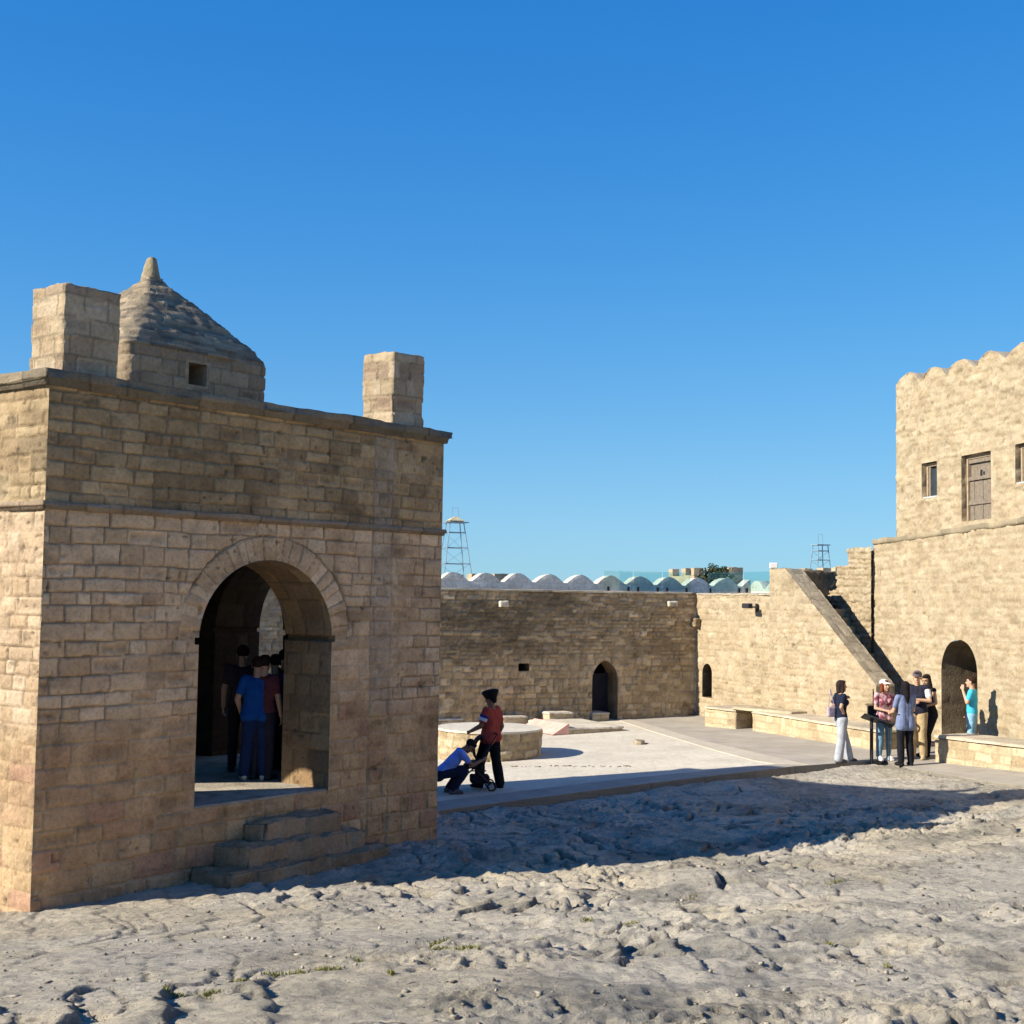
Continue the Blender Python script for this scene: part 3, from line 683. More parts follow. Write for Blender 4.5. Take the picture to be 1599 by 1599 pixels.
# openings measured on the wall; (u0,u1,z0,z1)
u0w = wallpt(1439, 724, US, D3); u1w = wallpt(1463, 771, US, D3)
OW = (u0w[0], u1w[0], wallpt(1439, 779, US, D3)[1], u0w[1])
u0d = wallpt(1501, 712, US, D3); u1d = wallpt(1547, 706, US, D3); OD = (u0d[0], u1d[0], wallpt(1503, 814, US, D3)[1], u0d[1])
u0r = wallpt(1585, 694, US, D3); OR_ = (u0r[0], u0r[0]+(OW[1]-OW[0])*1.05, wallpt(1586, 756, US, D3)[1], u0r[1])
print('openings', OW, OD, OR_)
def rsd(o): return arch_sd((o[0]+o[1])/2, o[2], o[3], (o[1]-o[0])/2, 0, 'rect')
r1_, r2_, r3_ = rsd(OW), rsd(OD), rsd(OR_)
per = abs(wallpt(1505, 553, US, D3)[0]-wallpt(1462, 567, US, D3)[0]); pk0 = wallpt(1417, 578, US, D3)[0]
zTop = lambda U: np.interp(U, [0, uTW1[0], uTW1[0]*2.5], [zTW, uTW1[1], uTW1[1]+(uTW1[1]-zTW)*.5])
def battl(U): return zTop(U)-.10+.24*np.abs(np.cos(PI*(U-pk0)/per))**1.15+.03*vn(U*5, U*0, 77)
print('per', per)
sdu = lambda U, V: np.minimum(np.minimum(np.minimum(r1_(U, V), r2_(U, V)), r3_(U, V)), (battl(U)-V)*.75)
panel('upper_wall', US, D3, 13, zL0-.4, 12, .035, up, 411, tower, sdu, u0=uC)
for nm, o in (('window', OW), ('door', OD), ('window', OR_)):
    reveal(nm+'_reveal', US, D3, [(o[0], o[2]), (o[0], o[3]), (o[1], o[3]), (o[1], o[2]), (o[0], o[2])], .34, up, 420, tower)
# thickness of the battlement: a swept cap and a back face
def sweep_cap(name, S, D, n, prof, u0, u1, w, step, cfg, seed, parent, drop=.9):
    us = np.arange(u0, u1, step); ws = np.array([0, .07, .14, w*.6, w-.03, w]); SS, WW = np.meshgrid(us, ws, indexing='ij'); disp, col, _ = masonry(SS, WW, cfg, seed)
    z = prof(us)[:, None]+disp*.6-.02*((WW < .01) | (WW > w-.01)); X = S[0]+D[0]*SS-n[0]*WW; Y = S[1]+D[1]*SS-n[1]*WW
    Vv = np.stack([X, Y, z], -1); back = np.stack([X[:, -1], Y[:, -1], z[:, -1]-drop], -1)[:, None]; back[:, :, 2] = (prof(us).min()-drop)
    Vv = np.concatenate([Vv, back], 1); col = np.concatenate([col, col[:, -1:]], 1); a, b_, _ = Vv.shape
    idx = np.arange(a*b_).reshape(a, b_); Fq = np.stack([idx[:-1, :-1], idx[1:, :-1], idx[1:, 1:], idx[:-1, 1:]], -1).reshape(-1, 4)
    return mesh_obj(name, Vv.reshape(-1, 3), Fq, cfg.get('mat', STONE), parent, col.reshape(-1, 3))
capl = dict(lit, col=cellcol([(.46, .41, .33), (.42, .37, .29)]), rough=.006, off=.01)
sweep_cap('battlement', US, D3, n3, battl, uC, 13, .5, .05, capl, 431, tower)
# back end of the tower that faces away from the camera side
panel('rear_wall', US+D3*uC, np.array([-n3[0], -n3[1]]), 5, zL0-.4, zTW-.1, .1, up, 432, tower, None, out=-1)
dbox('roof', US, D3, uC+.02, 13, .45, 5, zL0+.2, zTW-.9, M['stoneplain'], tower)
# ledge top between the storeys
lgc = dict(lit, col=cellcol([(.36, .31, .22), (.32, .275, .20), (.40, .34, .25)]), rough=.012)
us = np.arange(uB, 13, .06); Vv = []; 
L0 = ledge(us)+.012*vn(us*3, us*0, 3)
for k, (o, dz) in enumerate([(-.01, -.13), (.022, -.12), (.028, -.07), (.028, -.01), (.02, .0), (-.3, .01)]):
    w = .012*vn(us*4, us*0+k, 9)*(0 < k < 5); Vv.append(np.stack([P3[0]+D3[0]*us+n3[0]*(o+w), P3[1]+D3[1]*us+n3[1]*(o+w), L0+dz+w], -1))
Vv = np.stack(Vv, 1); a, b_, _ = Vv.shape; idx = np.arange(a*b_).reshape(a, b_); Fq = np.stack([idx[:-1, :-1], idx[1:, :-1], idx[1:, 1:], idx[:-1, 1:]], -1).reshape(-1, 4)
cc = np.repeat(pick([(.29, .24, .165), (.25, .21, .145), (.34, .28, .19)], _h((us/.5).astype(int), us*0, us*0, 4))[:, None], b_, 1)
mesh_obj('ledge', Vv.reshape(-1, 3), Fq, STONE, tower, cc.reshape(-1, 3))
# timber in the openings
def opening_timber(o, door):
    k = 'upstairs_door' if door else 'window'
    root = empty(k, (*(US+D3*(o[0]+o[1])/2), o[2])); place_child(root, tower); root.matrix_parent_inverse = Matrix.Translation(tower.location).inverted()
    u0, u1, z0, z1 = o; t = .07; fw = M['framewood']
    dbox('frame', US, D3, u0+.01, u0+t, .12, .26, z0+.01, z1-.01, fw, root); dbox('frame', US, D3, u1-t, u1-.01, .12, .26, z0+.01, z1-.01, fw, root)
    dbox('frame', US, D3, u0+t, u1-t, .12, .26, z1-t-.01, z1-.01, fw, root)
    if door:
        dbox('transom', US, D3, u0+t, u1-t, .13, .25, z1-.55, z1-.47, M['doorwood'], root)
        w = (u1-u0-2*t)/6
        for i in range(6): dbox('plank', US, D3, u0+t+i*w+.004, u0+t+(i+1)*w-.004, .17+(i % 2)*.006, .22, z0+.02, z1-.56, M['doorwood'], root)
        dbox('panel', US, D3, u0+t, u1-t, .2, .23, z1-.47, z1-t-.01, M['doorwood'], root)
        for zz in (z0+.35, z0+1.25): dbox('batten', US, D3, u0+t, u1-t, .14, .17, zz, zz+.10, M['doorwood'], root)
        dbox('latch', US, D3, (u0+u1)/2-.03, (u0+u1)/2+.03, .12, .14, z0+.95, z0+1.08, M['metal'], root)
    else:
        dbox('sash', US, D3, u0+t, u0+t+.09, .14, .24, z0+.02, z1-t-.01, M['doorwood'], root)
        dbox('sill', US, D3, u0+.01, u1-.01, .02, .26, z0+.0, z0+.035, M['plaster'], root)
        dbox('glass_pane', US, D3, u0+t+.09, u1-t, .2, .21, z0+.03, z1-t-.01, M['pane'], root)
    dbox('backing', US, D3, u0-.02, u1+.02, .34, .36, z0-.02, z1+.02, M['void'], root)
opening_timber(OW, 0); opening_timber(OD, 1); opening_timber(OR_, 0)
# low stub wall between stair and tower, with a stepped top
stub = empty('stepped_wall_stub', (*(P3+D3*(uA-1)), 0)); tag(stub, 'rough stepped stone wall end rising beside the tower above the stair', 'wall')
SB = P3+n3*.10
uA1 = wallpt(1306, 900, SB, D3)[0]; uA2 = wallpt(1323, 900, SB, D3)[0]; uB2 = wallpt(1360, 900, SB, D3)[0]; zq = wallpt(1340, 855, SB, D3)[1]; zq1 = wallpt(1315, 884, SB, D3)[1]; zq2 = wallpt(1300, 922, SB, D3)[1]
uA0 = wallpt(1270, 960, SB, D3)[0]
stubtop = lambda U: np.where(U < uA1, zq2, np.where(U < uA2, zq1, zq))+.02*vn(U*7, U*0, 5)
rub = dict(lit, h=(.10, .2), w=(.14, .4), rough=.035, off=.06, wob=.07, depth=.05, patchy=0, ja=.7, mortar=(.26, .2, .13))
panel('wall_face', SB, D3, uB2, -.4, zq+.02, .03, rub, 441, stub, lambda U, V: (stubtop(U)-V)*.95, u0=uA0)
rough_box('wall_core', (*(SB+D3*uA2-n3*.12), .2), D3, (uB2-uA2, .9, zq-.24), .08, .03, rub, 442, stub, 0, .05)
# wall end across the head of the stair
q0 = C1+D2*(tT-.55)
hd = np.array([-n2[0], -n2[1]]); 
headw = empty('stair_head_wall', (*q0, 0)); tag(headw, 'shaded wall end closing the top of the outside stair', 'wall')
rough_box('wall_face', (*(SO-n2*.0+D2*(tS+.02)+hd*PWD), 0.2), np.array([hd[0], hd[1]]), (1.9, .35, zS-.2), .05, .02, dict(rub, col=cellcol([(.24, .19, .13), (.28, .22, .15)])), 451, headw, 0, .02)

# ================================================================ the rest of the enclosing courtyard wall, beside and behind the viewpoint
E0 = P3+D3*13.05; encl = empty('courtyard_enclosure_wall', (*E0, 0)); tag(encl, 'outer stone wall that closes the courtyard beside and behind the viewpoint', 'wall')
big = dict(lit, h=(.25, .4), w=(.4, .8), depth=.01)
E1 = E0+np.array([1.5, -40.]); dE = (E1-E0)/np.linalg.norm(E1-E0)
panel('wall_face', E0, dE, float(np.linalg.norm(E1-E0)), -.5, 5.6, .2, big, 471, encl)
E2 = E1+np.array([-42., -6.]); dF = (E2-E1)/np.linalg.norm(E2-E1)
panel('wall_face', E1, dF, float(np.linalg.norm(E2-E1)), -.5, 4.5, .25, big, 472, encl)
E3 = W1S+D1*(W1L-16); dG = (E3-E2)/np.linalg.norm(E3-E2)
panel('wall_face', E2, dG, float(np.linalg.norm(E3-E2)), -.8, 4.0, .25, big, 473, encl)
# ================================================================ PERIMETER BATTLEMENT (whitewashed waves)
pcol = cellcol([(.78, .74, .66), (.80, .77, .70), (.75, .71, .63)])
pc = dict(h=(.5, .8), w=(.85, .95), jw=.01, depth=.004, wob=.01, col=pcol, mortar=(.6, .57, .5), rough=.004, off=.0, erode=0, pit=0, ja=.4, cv=.1)
O1 = C1+np.array([-D1[1], D1[0]])*4.4
mer = empty('perimeter_battlement', (*(O1-D1*3), 3)); tag(mer, 'whitewashed wavy battlement of the outer wall seen above the courtyard roofs', 'battlement')
m1u = lambda px, py: wallpt(px, py, O1, D1)
per1 = (m1u(1046, 900)[0]-m1u(859, 900)[0])/4; p01 = m1u(859, 900)[0]; zv = m1u(930, 913)[1]; zp = m1u(906, 898)[1]
uend = m1u(1172, 900)[0]
wave = lambda U: zv+(zp-zv)*np.abs(np.cos(PI*(U-p01)/per1))**1.1+.012*vn(U*6, U*0, 5)
panel('wave_wall', O1, D1, uend, 2.6, zp+.15, .04, pc, 501, mer, lambda U, V: (wave(U)-V)*.75, u0=-11.5, mat=STONEF)
sweep_cap('wave_cap', O1, D1, np.array([D1[1], -D1[0]]), wave, -11.5, uend, .42, .05, dict(pc, mat=STONEF, col=cellcol([(.62, .58, .50)])), 502, mer)
O2 = O1+D1*uend
m2u = lambda px, py: wallpt(px, py, O2, D2)
per2 = per1; 
wv2 = lambda U: zv-.06+(zp-zv)*1.0*np.abs(np.cos(PI*(U-.35)/per2))**1.1
cc2 = dict(pc, col=cellcol([(.55, .52, .45), (.5, .48, .42)]))
panel('wave_wall', O2, D2, 9.5, 2.6, zp+.15, .04, cc2, 503, mer, lambda U, V: (wv2(U)-V)*.75, mat=STONEF)
sweep_cap('wave_cap', O2, D2, np.array([D2[1], -D2[0]]), wv2, 0, 9.5, .4, .05, dict(cc2, mat=STONEF), 504, mer)
# glass guard panels standing on the roof edge
def gpanel(S, D, u0, u1, z0, z1, lab):
    n = np.array([D[1], -D[0]]); t = empty('glass_panel', (*(S+D*(u0+u1)/2), z0)); tag(t, lab, 'glass panel', 'glass guard panels on the roof edge')
    dbox('pane', S, D, u0+.02, u1-.02, .30, .312, z0+.05, z1, M['glass'], t)
    for a in (u0+.15, u1-.15): dbox('clamp', S, D, a-.03, a+.03, .28, .33, z0, z0+.14, M['metal'], t)
g0 = wallpt(950, 900, C1, D1)[0]; zg = wallpt(1000, 892, C1, D1)[1]
names = ['first', 'second', 'third']
for i in range(3):
    gpanel(C1, D1, g0*(3-i)/3, g0*(2-i)/3, TOP1+.04, zg, ['clear glass panel over the far wall, farthest from the stair', 'clear glass panel above the pointed doorway, middle of three', 'clear glass panel over the far wall, next to the wall corner'][i])
for i in range(2): gpanel(C1, D2, tS*i/2+.1, tS*(i+1)/2, TOP1+.04, zg, ['clear glass panel on the side wall beside the corner', 'clear glass panel on the side wall touching the stair top'][i])
# flood light on the stair head
q = atY(1208, 888, 35.)
fl = empty('flood_light', q); tag(fl, 'small white flood light standing on the top of the stair wall', 'lamp')
m = MB(); m.box((0, 0, .08), (.2, .12, .14), bev=.02); m.build('housing', M['white'], fl)
m = MB(); m.tube((0, 0, -.15), (0, 0, .03), .02); m.build('stem', M['metal'], fl)
# ================================================================ DERRICKS
def derrick(px, ybase, ytop, Y, lab, wtop, wbot, yplat, cap_w, gable):
    x, y, z1 = atY(px, ytop, Y); z0 = atY(px, ybase+25, Y)[2]; zp_ = atY(px, yplat, Y)[2]; s = Y/CF
    t = empty('oil_derrick', (x, Y, z0)); tag(t, lab, 'derrick', 'old oil derricks beyond the wall')
    W0 = wbot*s/2*1.15; W1 = wtop*s/2; H = zp_-z0; r = .040*Y/110
    c0 = [(a*W0, b*W0*.9, 0) for a, b in ((-1, -1), (1, -1), (1, 1), (-1, 1))]; c1 = [(a*W1, b*W1*.9, H) for a, b in ((-1, -1), (1, -1), (1, 1), (-1, 1))]
    rot = Matrix.Rotation(.35, 3, 'Z'); c0 = [tuple(rot @ Vector(p)) for p in c0]; c1 = [tuple(rot @ Vector(p)) for p in c1]
    for a, b in zip(c0, c1): m = MB(); m.tube(a, b, r, n=6); m.build('leg', M['lattice'], t)
    m = MB()
    lv = [.12, .38, .62, .85]
    P = lambda i, f: tuple(Vector(c0[i])*(1-f)+Vector(c1[i])*f)
    for k, f in enumerate(lv):
        for i in range(4):
            m.tube(P(i, f), P((i+1) % 4, f), r*.8, n=5)
            if k < 3 and i % 2 == 0: m.tube(P(i, f), P((i+1) % 4, lv[k+1]), r*.3, n=4)
    m.build('bracing', M['lattice'], t)
    m = MB(); cw = cap_w*s/2; m.box((0, 0, H), (cw*2, cw*1.7, r*1.6), .35); m.build('platform', M['lattice'], t)
    m = MB(); hh = (z1-zp_)*.45 if gable else (z1-zp_)*.15
    m.prism([tuple((rot @ Vector((a*cw*.62, b*cw*.55, 0)))[:2]) for a, b in ((-1, -1), (1, -1), (1, 1), (-1, 1))], H, H+hh*.25)
    if gable:
        b4 = [tuple(rot @ Vector((a*cw*.7, b*cw*.6, H+hh*.25))) for a, b in ((-1, -1), (1, -1), (1, 1), (-1, 1))]
        m.add(b4+[(0, 0, H+hh)], [(0, 1, 4), (1, 2, 4), (2, 3, 4), (3, 0, 4)])
    m.build('crown_house', plain('ochre_board', (.50, .42, .26), .8, .2, 3) if gable else M['lattice'], t)
    m = MB(); g = cw*.33
    m.tube((-g, 0, H), (-g*.7, 0, z1-z0), r*.5, n=5).tube((g, 0, H), (g*.7, 0, z1-z0), r*.5, n=5).tube((-g*.7, 0, z1-z0), (g*.7, 0, z1-z0), r*.5, n=5)
    m.build('gin_pole', M['lattice'], t)
derrick(711, 895, 793, 110, 'tall lattice derrick with an ochre crown house beside the pavilion edge', 22, 44, 816, 36, True)
derrick(1281, 888, 834, 120, 'small distant lattice derrick rising behind the stair head', 17, 24, 851, 24, False)
# ================================================================ FAR OLD BUILDINGS AND TREES
fc = dict(h=(.4, .6), w=(.5, 1.2), jw=.03, depth=.02, wob=.05, col=cellcol([(.46, .38, .26), (.42, .34, .23)]), mortar=(.35, .28, .2), rough=.02)
def far_block(x0, x1, ytop, Y, seed, lab, dep=5., mer_n=3, rot=.5):
    xa, _, zt = atY(x0, ytop, Y); xb = atY(x1, ytop, Y)[0]; D = np.array([math.cos(rot), math.sin(rot)]); L = (xb-xa)/(math.cos(rot)+.25)
    t = empty('crenellated_building', (xa, Y, 0)); tag(t, lab, 'building', 'old crenellated buildings beyond the wall')
    rough_box('wall', (xa, Y, 0), D, (L, dep, zt-.35), .4, .03, fc, seed, t, 0, 0, mat=STONEF)
    for i in range(mer_n):
        a = np.array([xa, Y])+D*(L-.55)*i/(mer_n-1); rough_box('merlon', (*a, zt-.36), D, (.55, .4, .38), .2, .02, fc, seed+i, t, 0, 0, mat=STONEF)
    for i in range(2):
        s_ = np.array([-D[1], D[0]]); a = np.array([xa, Y])+D*(L-.4)+s_*(1.3+1.6*i); rough_box('merlon', (*a, zt-.36), D, (.4, .55, .38), .2, .02, fc, seed+8+i, t, 0, 0, mat=STONEF)
far_block(737, 768, 896, 75, 521, 'low cream battlemented building between the derrick and the waves', 5, 3)
far_block(772, 800, 896, 80, 522, 'smaller cream battlemented block just right of the first far one', 4, 3)
far_block(1084, 1104, 887, 68, 523, 'cream battlemented turret left of the dark far trees', 3, 2, .3)
far_block(1138, 1168, 886, 70, 524, 'cream battlemented turret right of the dark far trees', 4, 3, .3)
far_block(1309, 1326, 886, 60, 525, 'pale stone block showing just left of the stepped wall stub', 3, 2, .3)
leaf = plain('dusty_leaves', (.045, .06, .03), .8, .4, 2)
bark = plain('bark', (.09, .07, .05), .9, .3, 8, .02)
def far_tree(px, ytop, Y, w, seed, lab):
    x, y, zt = atY(px, ytop, Y); rng = random.Random(seed); t = empty('far_tree', (x, Y, 0)); tag(t, lab, 'tree', 'dark trees beyond the wall')
    m = MB(); m.tube((0, 0, 0), (.1, 0, zt-1.2), .16, .08, 8)
    for i in range(5): a = rng.uniform(0, 6.28); m.tube((.08, 0, zt-1.6), (math.cos(a)*w*.4, math.sin(a)*w*.4, zt-.5), .06, .02, 5)
    m.build('trunk', bark, t); m = MB(); V = []; F = []
    cl = [(rng.uniform(-.42, .42)*w, rng.uniform(-.42, .42)*w, zt-rng.uniform(.15, 1.5), rng.uniform(.2, .42)) for _ in range(16)]
    for cx, cy, cz, r in cl:
        for _ in range(120):
            d = Vector((rng.gauss(0, 1), rng.gauss(0, 1), rng.gauss(0, 1))).normalized()*r*rng.uniform(.5, 1.05); c = Vector((cx, cy, cz))+d
            a = Vector((rng.gauss(0, 1), rng.gauss(0, 1), rng.gauss(0, 1))).normalized()*.07; b = a.orthogonal().normalized()*.04; n = len(V)
            V += [c-a, c+b, c+a, c-b]; F.append((n, n+1, n+2, n+3))
    lmesh('crown', V, F, leaf, t)
far_tree(1110, 886, 66, 1.1, 3, 'dark narrow tree between two far turrets, left one of two')
far_tree(1126, 885, 66, 1.0, 5, 'dark tree top between two far turrets, right one of two')
# ================================================================ GROUND: one rocky sheet to the horizon
CPTS = np.array([(-4.95, 14.5, .0), (-6.5, 14, -.14), (-8, 15, -.25), (-3.4, 15.1, .06), (-2.1, 15.55, .09), (-.7, 16.1, .08), (1.6, 16.9, .16), (4.15, 17.9, .30), (5.6, 18.4, .42), (6.2, 18.8, .42),
 (-1.0, 19.4, -.03), (-3, 17, .0), (0, 19.6, -.04), (2, 22.6, -.10), (5.4, 25.6, .04), (7.1, 26.2, .13), (7.6, 24.6, .16), (7.9, 23.5, .16), (9.5, 22, .28), (3, 20.5, .02), (6, 21.5, .15), (9, 19, .48), (11, 20, .5), (-9, 18, -.3), (-1, 22, -.13), (-.4, 22.7, -.12), (2.4, 24.8, -.02), (4, 25.9, .05), (5.6, 26.9, .10), (6.7, 27.3, .15),
 (-3.5, 11, .5), (0, 11, .64), (3.5, 11.5, .78), (7, 12.5, .86), (-3, 7.5, 1.0), (0, 7.5, 1.12), (3, 7.5, 1.15), (6, 8.5, 1.15), (0, 4, 1.6), (0, 0, 1.75), (-6.5, 11, .3), (-7, 7, .9), (10, 10, 1.2), (-6, 3, 1.6), (7, 3, 1.7), (2, 14, .40), (6, 15, .60), (-1, 13.5, .30), (-4, 13, .14)])
def tps(P, X, Y, lam=.02):
    n = len(P); d = np.hypot(P[:, 0][:, None]-P[:, 0], P[:, 1][:, None]-P[:, 1]); K = np.where(d > 0, d*d*np.log(d+1e-12), 0)+lam*np.eye(n)
    A = np.zeros((n+3, n+3)); A[:n, :n] = K; A[:n, n] = 1; A[:n, n+1:] = P[:, :2]; A[n:, :n] = A[:n, n:].T; w = np.linalg.solve(A, np.concatenate([P[:, 2], [0, 0, 0]]))
    r = w[n]+w[n+1]*X+w[n+2]*Y
    for i in range(n):
        q = (X-P[i, 0])**2+(Y-P[i, 1])**2; r = r+w[i]*.5*q*np.log(q+1e-12)
    return r
def ground_base(X, Y):
    x = np.clip(X, -9, 11.5); y = np.clip(Y, -2, 27); z = tps(CPTS, x, y)
    under = T(np.clip(X, -15, 15))-.42
    # beneath the paving and beyond it the sheet simply runs level, lower
    f = np.maximum(sstep(27.0, 29.5, Y+.0*X), sstep(11.5, 16, np.abs(X)))
    return z*(1-f)+under*f
def ridged(x, y, seed, o=4):
    s = 0; a = 1; t = 0
    for i in range(o): s = s+a*(1-np.abs(vn(x*2**i+i*7.7, y*2**i, seed+i))); t += a; a *= .5
    return s/t
def gaussb(X, Y, x, y, r): return np.exp(-((X-x)**2+(Y-y)**2)/(2*r*r))
def rock(X, Y):
    """relief and colour of the eroded rock"""
    amp = .18+.82*sstep(-5.0, 1.5, X+.14*(14-Y))           # smoother at the left
    amp = np.maximum(amp, .8*sstep(13, 15, Y)*sstep(-4, -.5, X))*(1-.55*sstep(21.5, 24, Y))
    flat = gaussb(X, Y, *G(625, 1455, 0, .35)[:2], .75)+gaussb(X, Y, *G(1560, 1400, 0, .4)[:2], 1.3)+.8*gaussb(X, Y, *G(300, 1500, 0, .5)[:2], 1.6)
    amp = amp*(1-.9*np.clip(flat, 0, 1))
    wx = X+.35*fbm(X*.7, Y*.7, 901, 3); wy = Y+.35*fbm(X*.7+9, Y*.7, 902, 3)
    big = fbm(wx*.45, wy*.45, 903, 4)*.12
    med = fbm(wx*1.5, wy*1.5, 904, 5)*.050
    # tilted strata: ridges running down towards the viewer's right
    a = math.radians(-74); sx = wx*math.cos(a)+wy*math.sin(a); sy = -wx*math.sin(a)+wy*math.cos(a)
    st = ridged(sx*.55, sy*2.6, 905, 3); stm_ = sstep(-.25, .2, fbm(X*.35+3, Y*.35, 906, 2)+.30*sstep(-1, 4, X))
    q = sy*1.75+.9*fbm(sx*.5, sy*.9, 931, 4)+.10*vn(X*6, Y*6, 932); fr = q-np.floor(q)
    smk = sstep(-.20, .15, vn(sx*.55+np.floor(q)*7.3, sy*.35, 933)+.10)*stm_
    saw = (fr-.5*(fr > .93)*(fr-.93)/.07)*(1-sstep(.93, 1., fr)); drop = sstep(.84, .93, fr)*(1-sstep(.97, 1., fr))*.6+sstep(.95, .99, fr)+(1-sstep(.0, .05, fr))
    l1 = 1-np.abs(vn(sx*.7+4, sy*3.1, 934)); crack = sstep(.93, .985, l1)*stm_*sstep(-.1, .25, vn(sx*1.4, sy*2.1, 907))
    # ledges across the view
    st2 = ridged(wx*.4, wy*1.7, 915, 3); stm2 = sstep(.1, .5, fbm(X*.4-6, Y*.4+2, 916, 2)); crack2 = sstep(.88, .97, st2)*stm2
    # pits
    pk = vn(wx*7.5, wy*8.2, 908); pm = sstep(-.15, .4, fbm(wx*.6, wy*.6, 909, 3)); pit = sstep(.50, .66, pk+.15*vn(wx*15, wy*15, 922))*pm
    pk2 = vn(wx*10, wy*11, 910); pit2 = sstep(.45, .65, pk2)*sstep(-.1, .4, vn(wx*1.3, wy*1.3, 911))
    fine = fbm(X*7, Y*7, 912, 4)*.030+.022*ridged(wx*3.3, wy*3.3, 921, 4)+.014*vn(X*17, Y*17, 923)*np.abs(vn(X*2, Y*2, 936))
    knob = sstep(.25, .8, fbm(wx*2.6, wy*2.6, 913, 3))*.07*pm
    rough_ = sstep(-.05, .4, fbm(wx*.8+61, wy*.9, 941, 3)); crag = (.030*(1-np.abs(fbm(wx*4.3, wy*4.3, 942, 4))*3).clip(-1, 1)+.022*(1-np.abs(vn(X*11+wx, Y*11, 943))*3).clip(-1, 1))*rough_
    z = amp*(big+med+(st-.6)*.05*stm_+(saw-.4)*.12*smk-crack*.10-crack2*.09-pit*.065-pit2*.05-.03*sstep(.3, .8, -vn(wx*3.1+5, wy*3.4, 935))*pm+knob*.5)+fine*(.35+.65*amp)+crag*amp
    # colour: pale sand in hollows, grey crust on the high rock, lichen blotches, shade painted dark into pits, cracks and drops
    k = np.clip(.5+(big+med)*3.2*amp+.35*fbm(X*2, Y*2, 914, 4), 0, 1)[..., None]
    sand = np.array([.60, .54, .445]); crust = np.array([.47, .425, .36]); pale = np.array([.65, .585, .48]); grey = np.array([.27, .255, .225])
    c = sand*(1-k)+crust*k
    g = (sstep(-.05, .35, fbm(wx*1.2+5, wy*1.2, 917, 4))*amp*.75)[..., None]; c = c*(1-g)+grey*g
    p = sstep(.15, .5, fbm(X*.5+11, Y*.9, 918, 4))[..., None]; c = c*(1-.6*p)+pale*.6*p
    fl = np.clip(gaussb(X, Y, *G(625, 1455, 0, .35)[:2], .55)*1.6*sstep(-.5, .2, fbm(X*2, Y*2, 919, 3)+.1), 0, 1)[..., None]; c = c*(1-fl)+np.array([.60, .535, .43])*fl
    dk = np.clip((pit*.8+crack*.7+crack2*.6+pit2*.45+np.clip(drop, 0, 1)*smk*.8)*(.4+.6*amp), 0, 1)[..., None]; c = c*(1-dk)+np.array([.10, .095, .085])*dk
    bl = (sstep(.10, .30, fbm(wx*2.6+31, wy*3.4, 924, 5))*sstep(-.2, .25, fbm(X*.5+2, Y*.6, 925, 2))*(.15+.85*amp)*.55)[..., None]; c = c*(1-bl)+np.array([.17, .16, .14])*bl
    wm = sstep(-.2, .5, fbm(X*.8+41, Y*.8, 926, 3))[..., None]; c = c*(1-wm*np.array([0, .03, .10]))
    ms = (sstep(.45, .7, fbm(wx*1.7+21, wy*2.3, 920, 4))*sstep(.3, .7, amp)*.55)[..., None]*(dk+.25).clip(0, 1); c = c*(1-ms)+np.array([.16, .17, .06])*ms
    return z, c
def grid_axis(parts):
    a = []
    for lo, hi, st in parts: a += list(np.arange(lo, hi, st))
    a.append(parts[-1][1]); return np.array(a)
xs = grid_axis([(-600, -100, 100), (-100, -20, 20), (-20, -9, 1.), (-9, -7, .15), (-7, 10.8, .025), (10.8, 14, .2), (14, 20, 1.), (20, 100, 20), (100, 600, 100)])
ys = []; y = 5.6
while y < 28.5: ys.append(y); y += .018+.0016*(y-5.6)
ys = np.concatenate([grid_axis([(-300, -20, 40), (-20, -2, 2.), (-2, 4, .4), (4, 5.6, .08)])[:-1], np.array(ys), grid_axis([(28.6, 40, 1.), (40, 100, 15), (100, 900, 100)])])
X, Y = np.meshgrid(xs, ys)
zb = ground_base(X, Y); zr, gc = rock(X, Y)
fin_ = (1-sstep(10.8, 13, np.abs(X-1.9)-4))*(1-sstep(27.6, 28.4, Y))*sstep(-4, 0, Y)
Z = zb+zr*fin_
# rock never pokes through the paving: it stays below where the paving lies
K = [G(*p) for p in [(640, 1274), (715, 1262), (1000, 1225), (1240, 1197), (1380, 1187)]]
KR = [G(1420, 1200), G(1500, 1213), G(1555, 1222), G(1599, 1226)]
kl = [(-12, 14.2), (K[0][0], K[0][1])]
def line_sd(X, Y, a, b):
    d = np.array(b[:2])-np.array(a[:2]); d = d/np.linalg.norm(d); return (X-a[0])*(-d[1])+(Y-a[1])*d[0]      # >0 to the left of a->b
m1 = line_sd(X, Y, K[1], K[4]) > -.05
kr = [(K[4][0], K[4][1]), (KR[0][0]+.05, KR[0][1]+.05), (KR[1][0], KR[1][1]), (KR[2][0], KR[2][1]), (9.0, 23.7)]
m2 = (line_sd(X, Y, KR[0], KR[2]) > -.02) & (Y > 20) & (X > 7.3)
paved = (m1 & (X < 7.6)) | m2 | ((X > 7.6) & (Y > 27.2))
Z = np.where(paved & (Y > 20) & (X > -9), np.minimum(Z, T(np.clip(X, -20, 20))-.22), Z)
nu, nv = len(xs), len(ys); idx = np.arange(nu*nv).reshape(nv, nu)
Fq = np.stack([idx[:-1, :-1], idx[:-1, 1:], idx[1:, 1:], idx[1:, :-1]], -1).reshape(-1, 4)
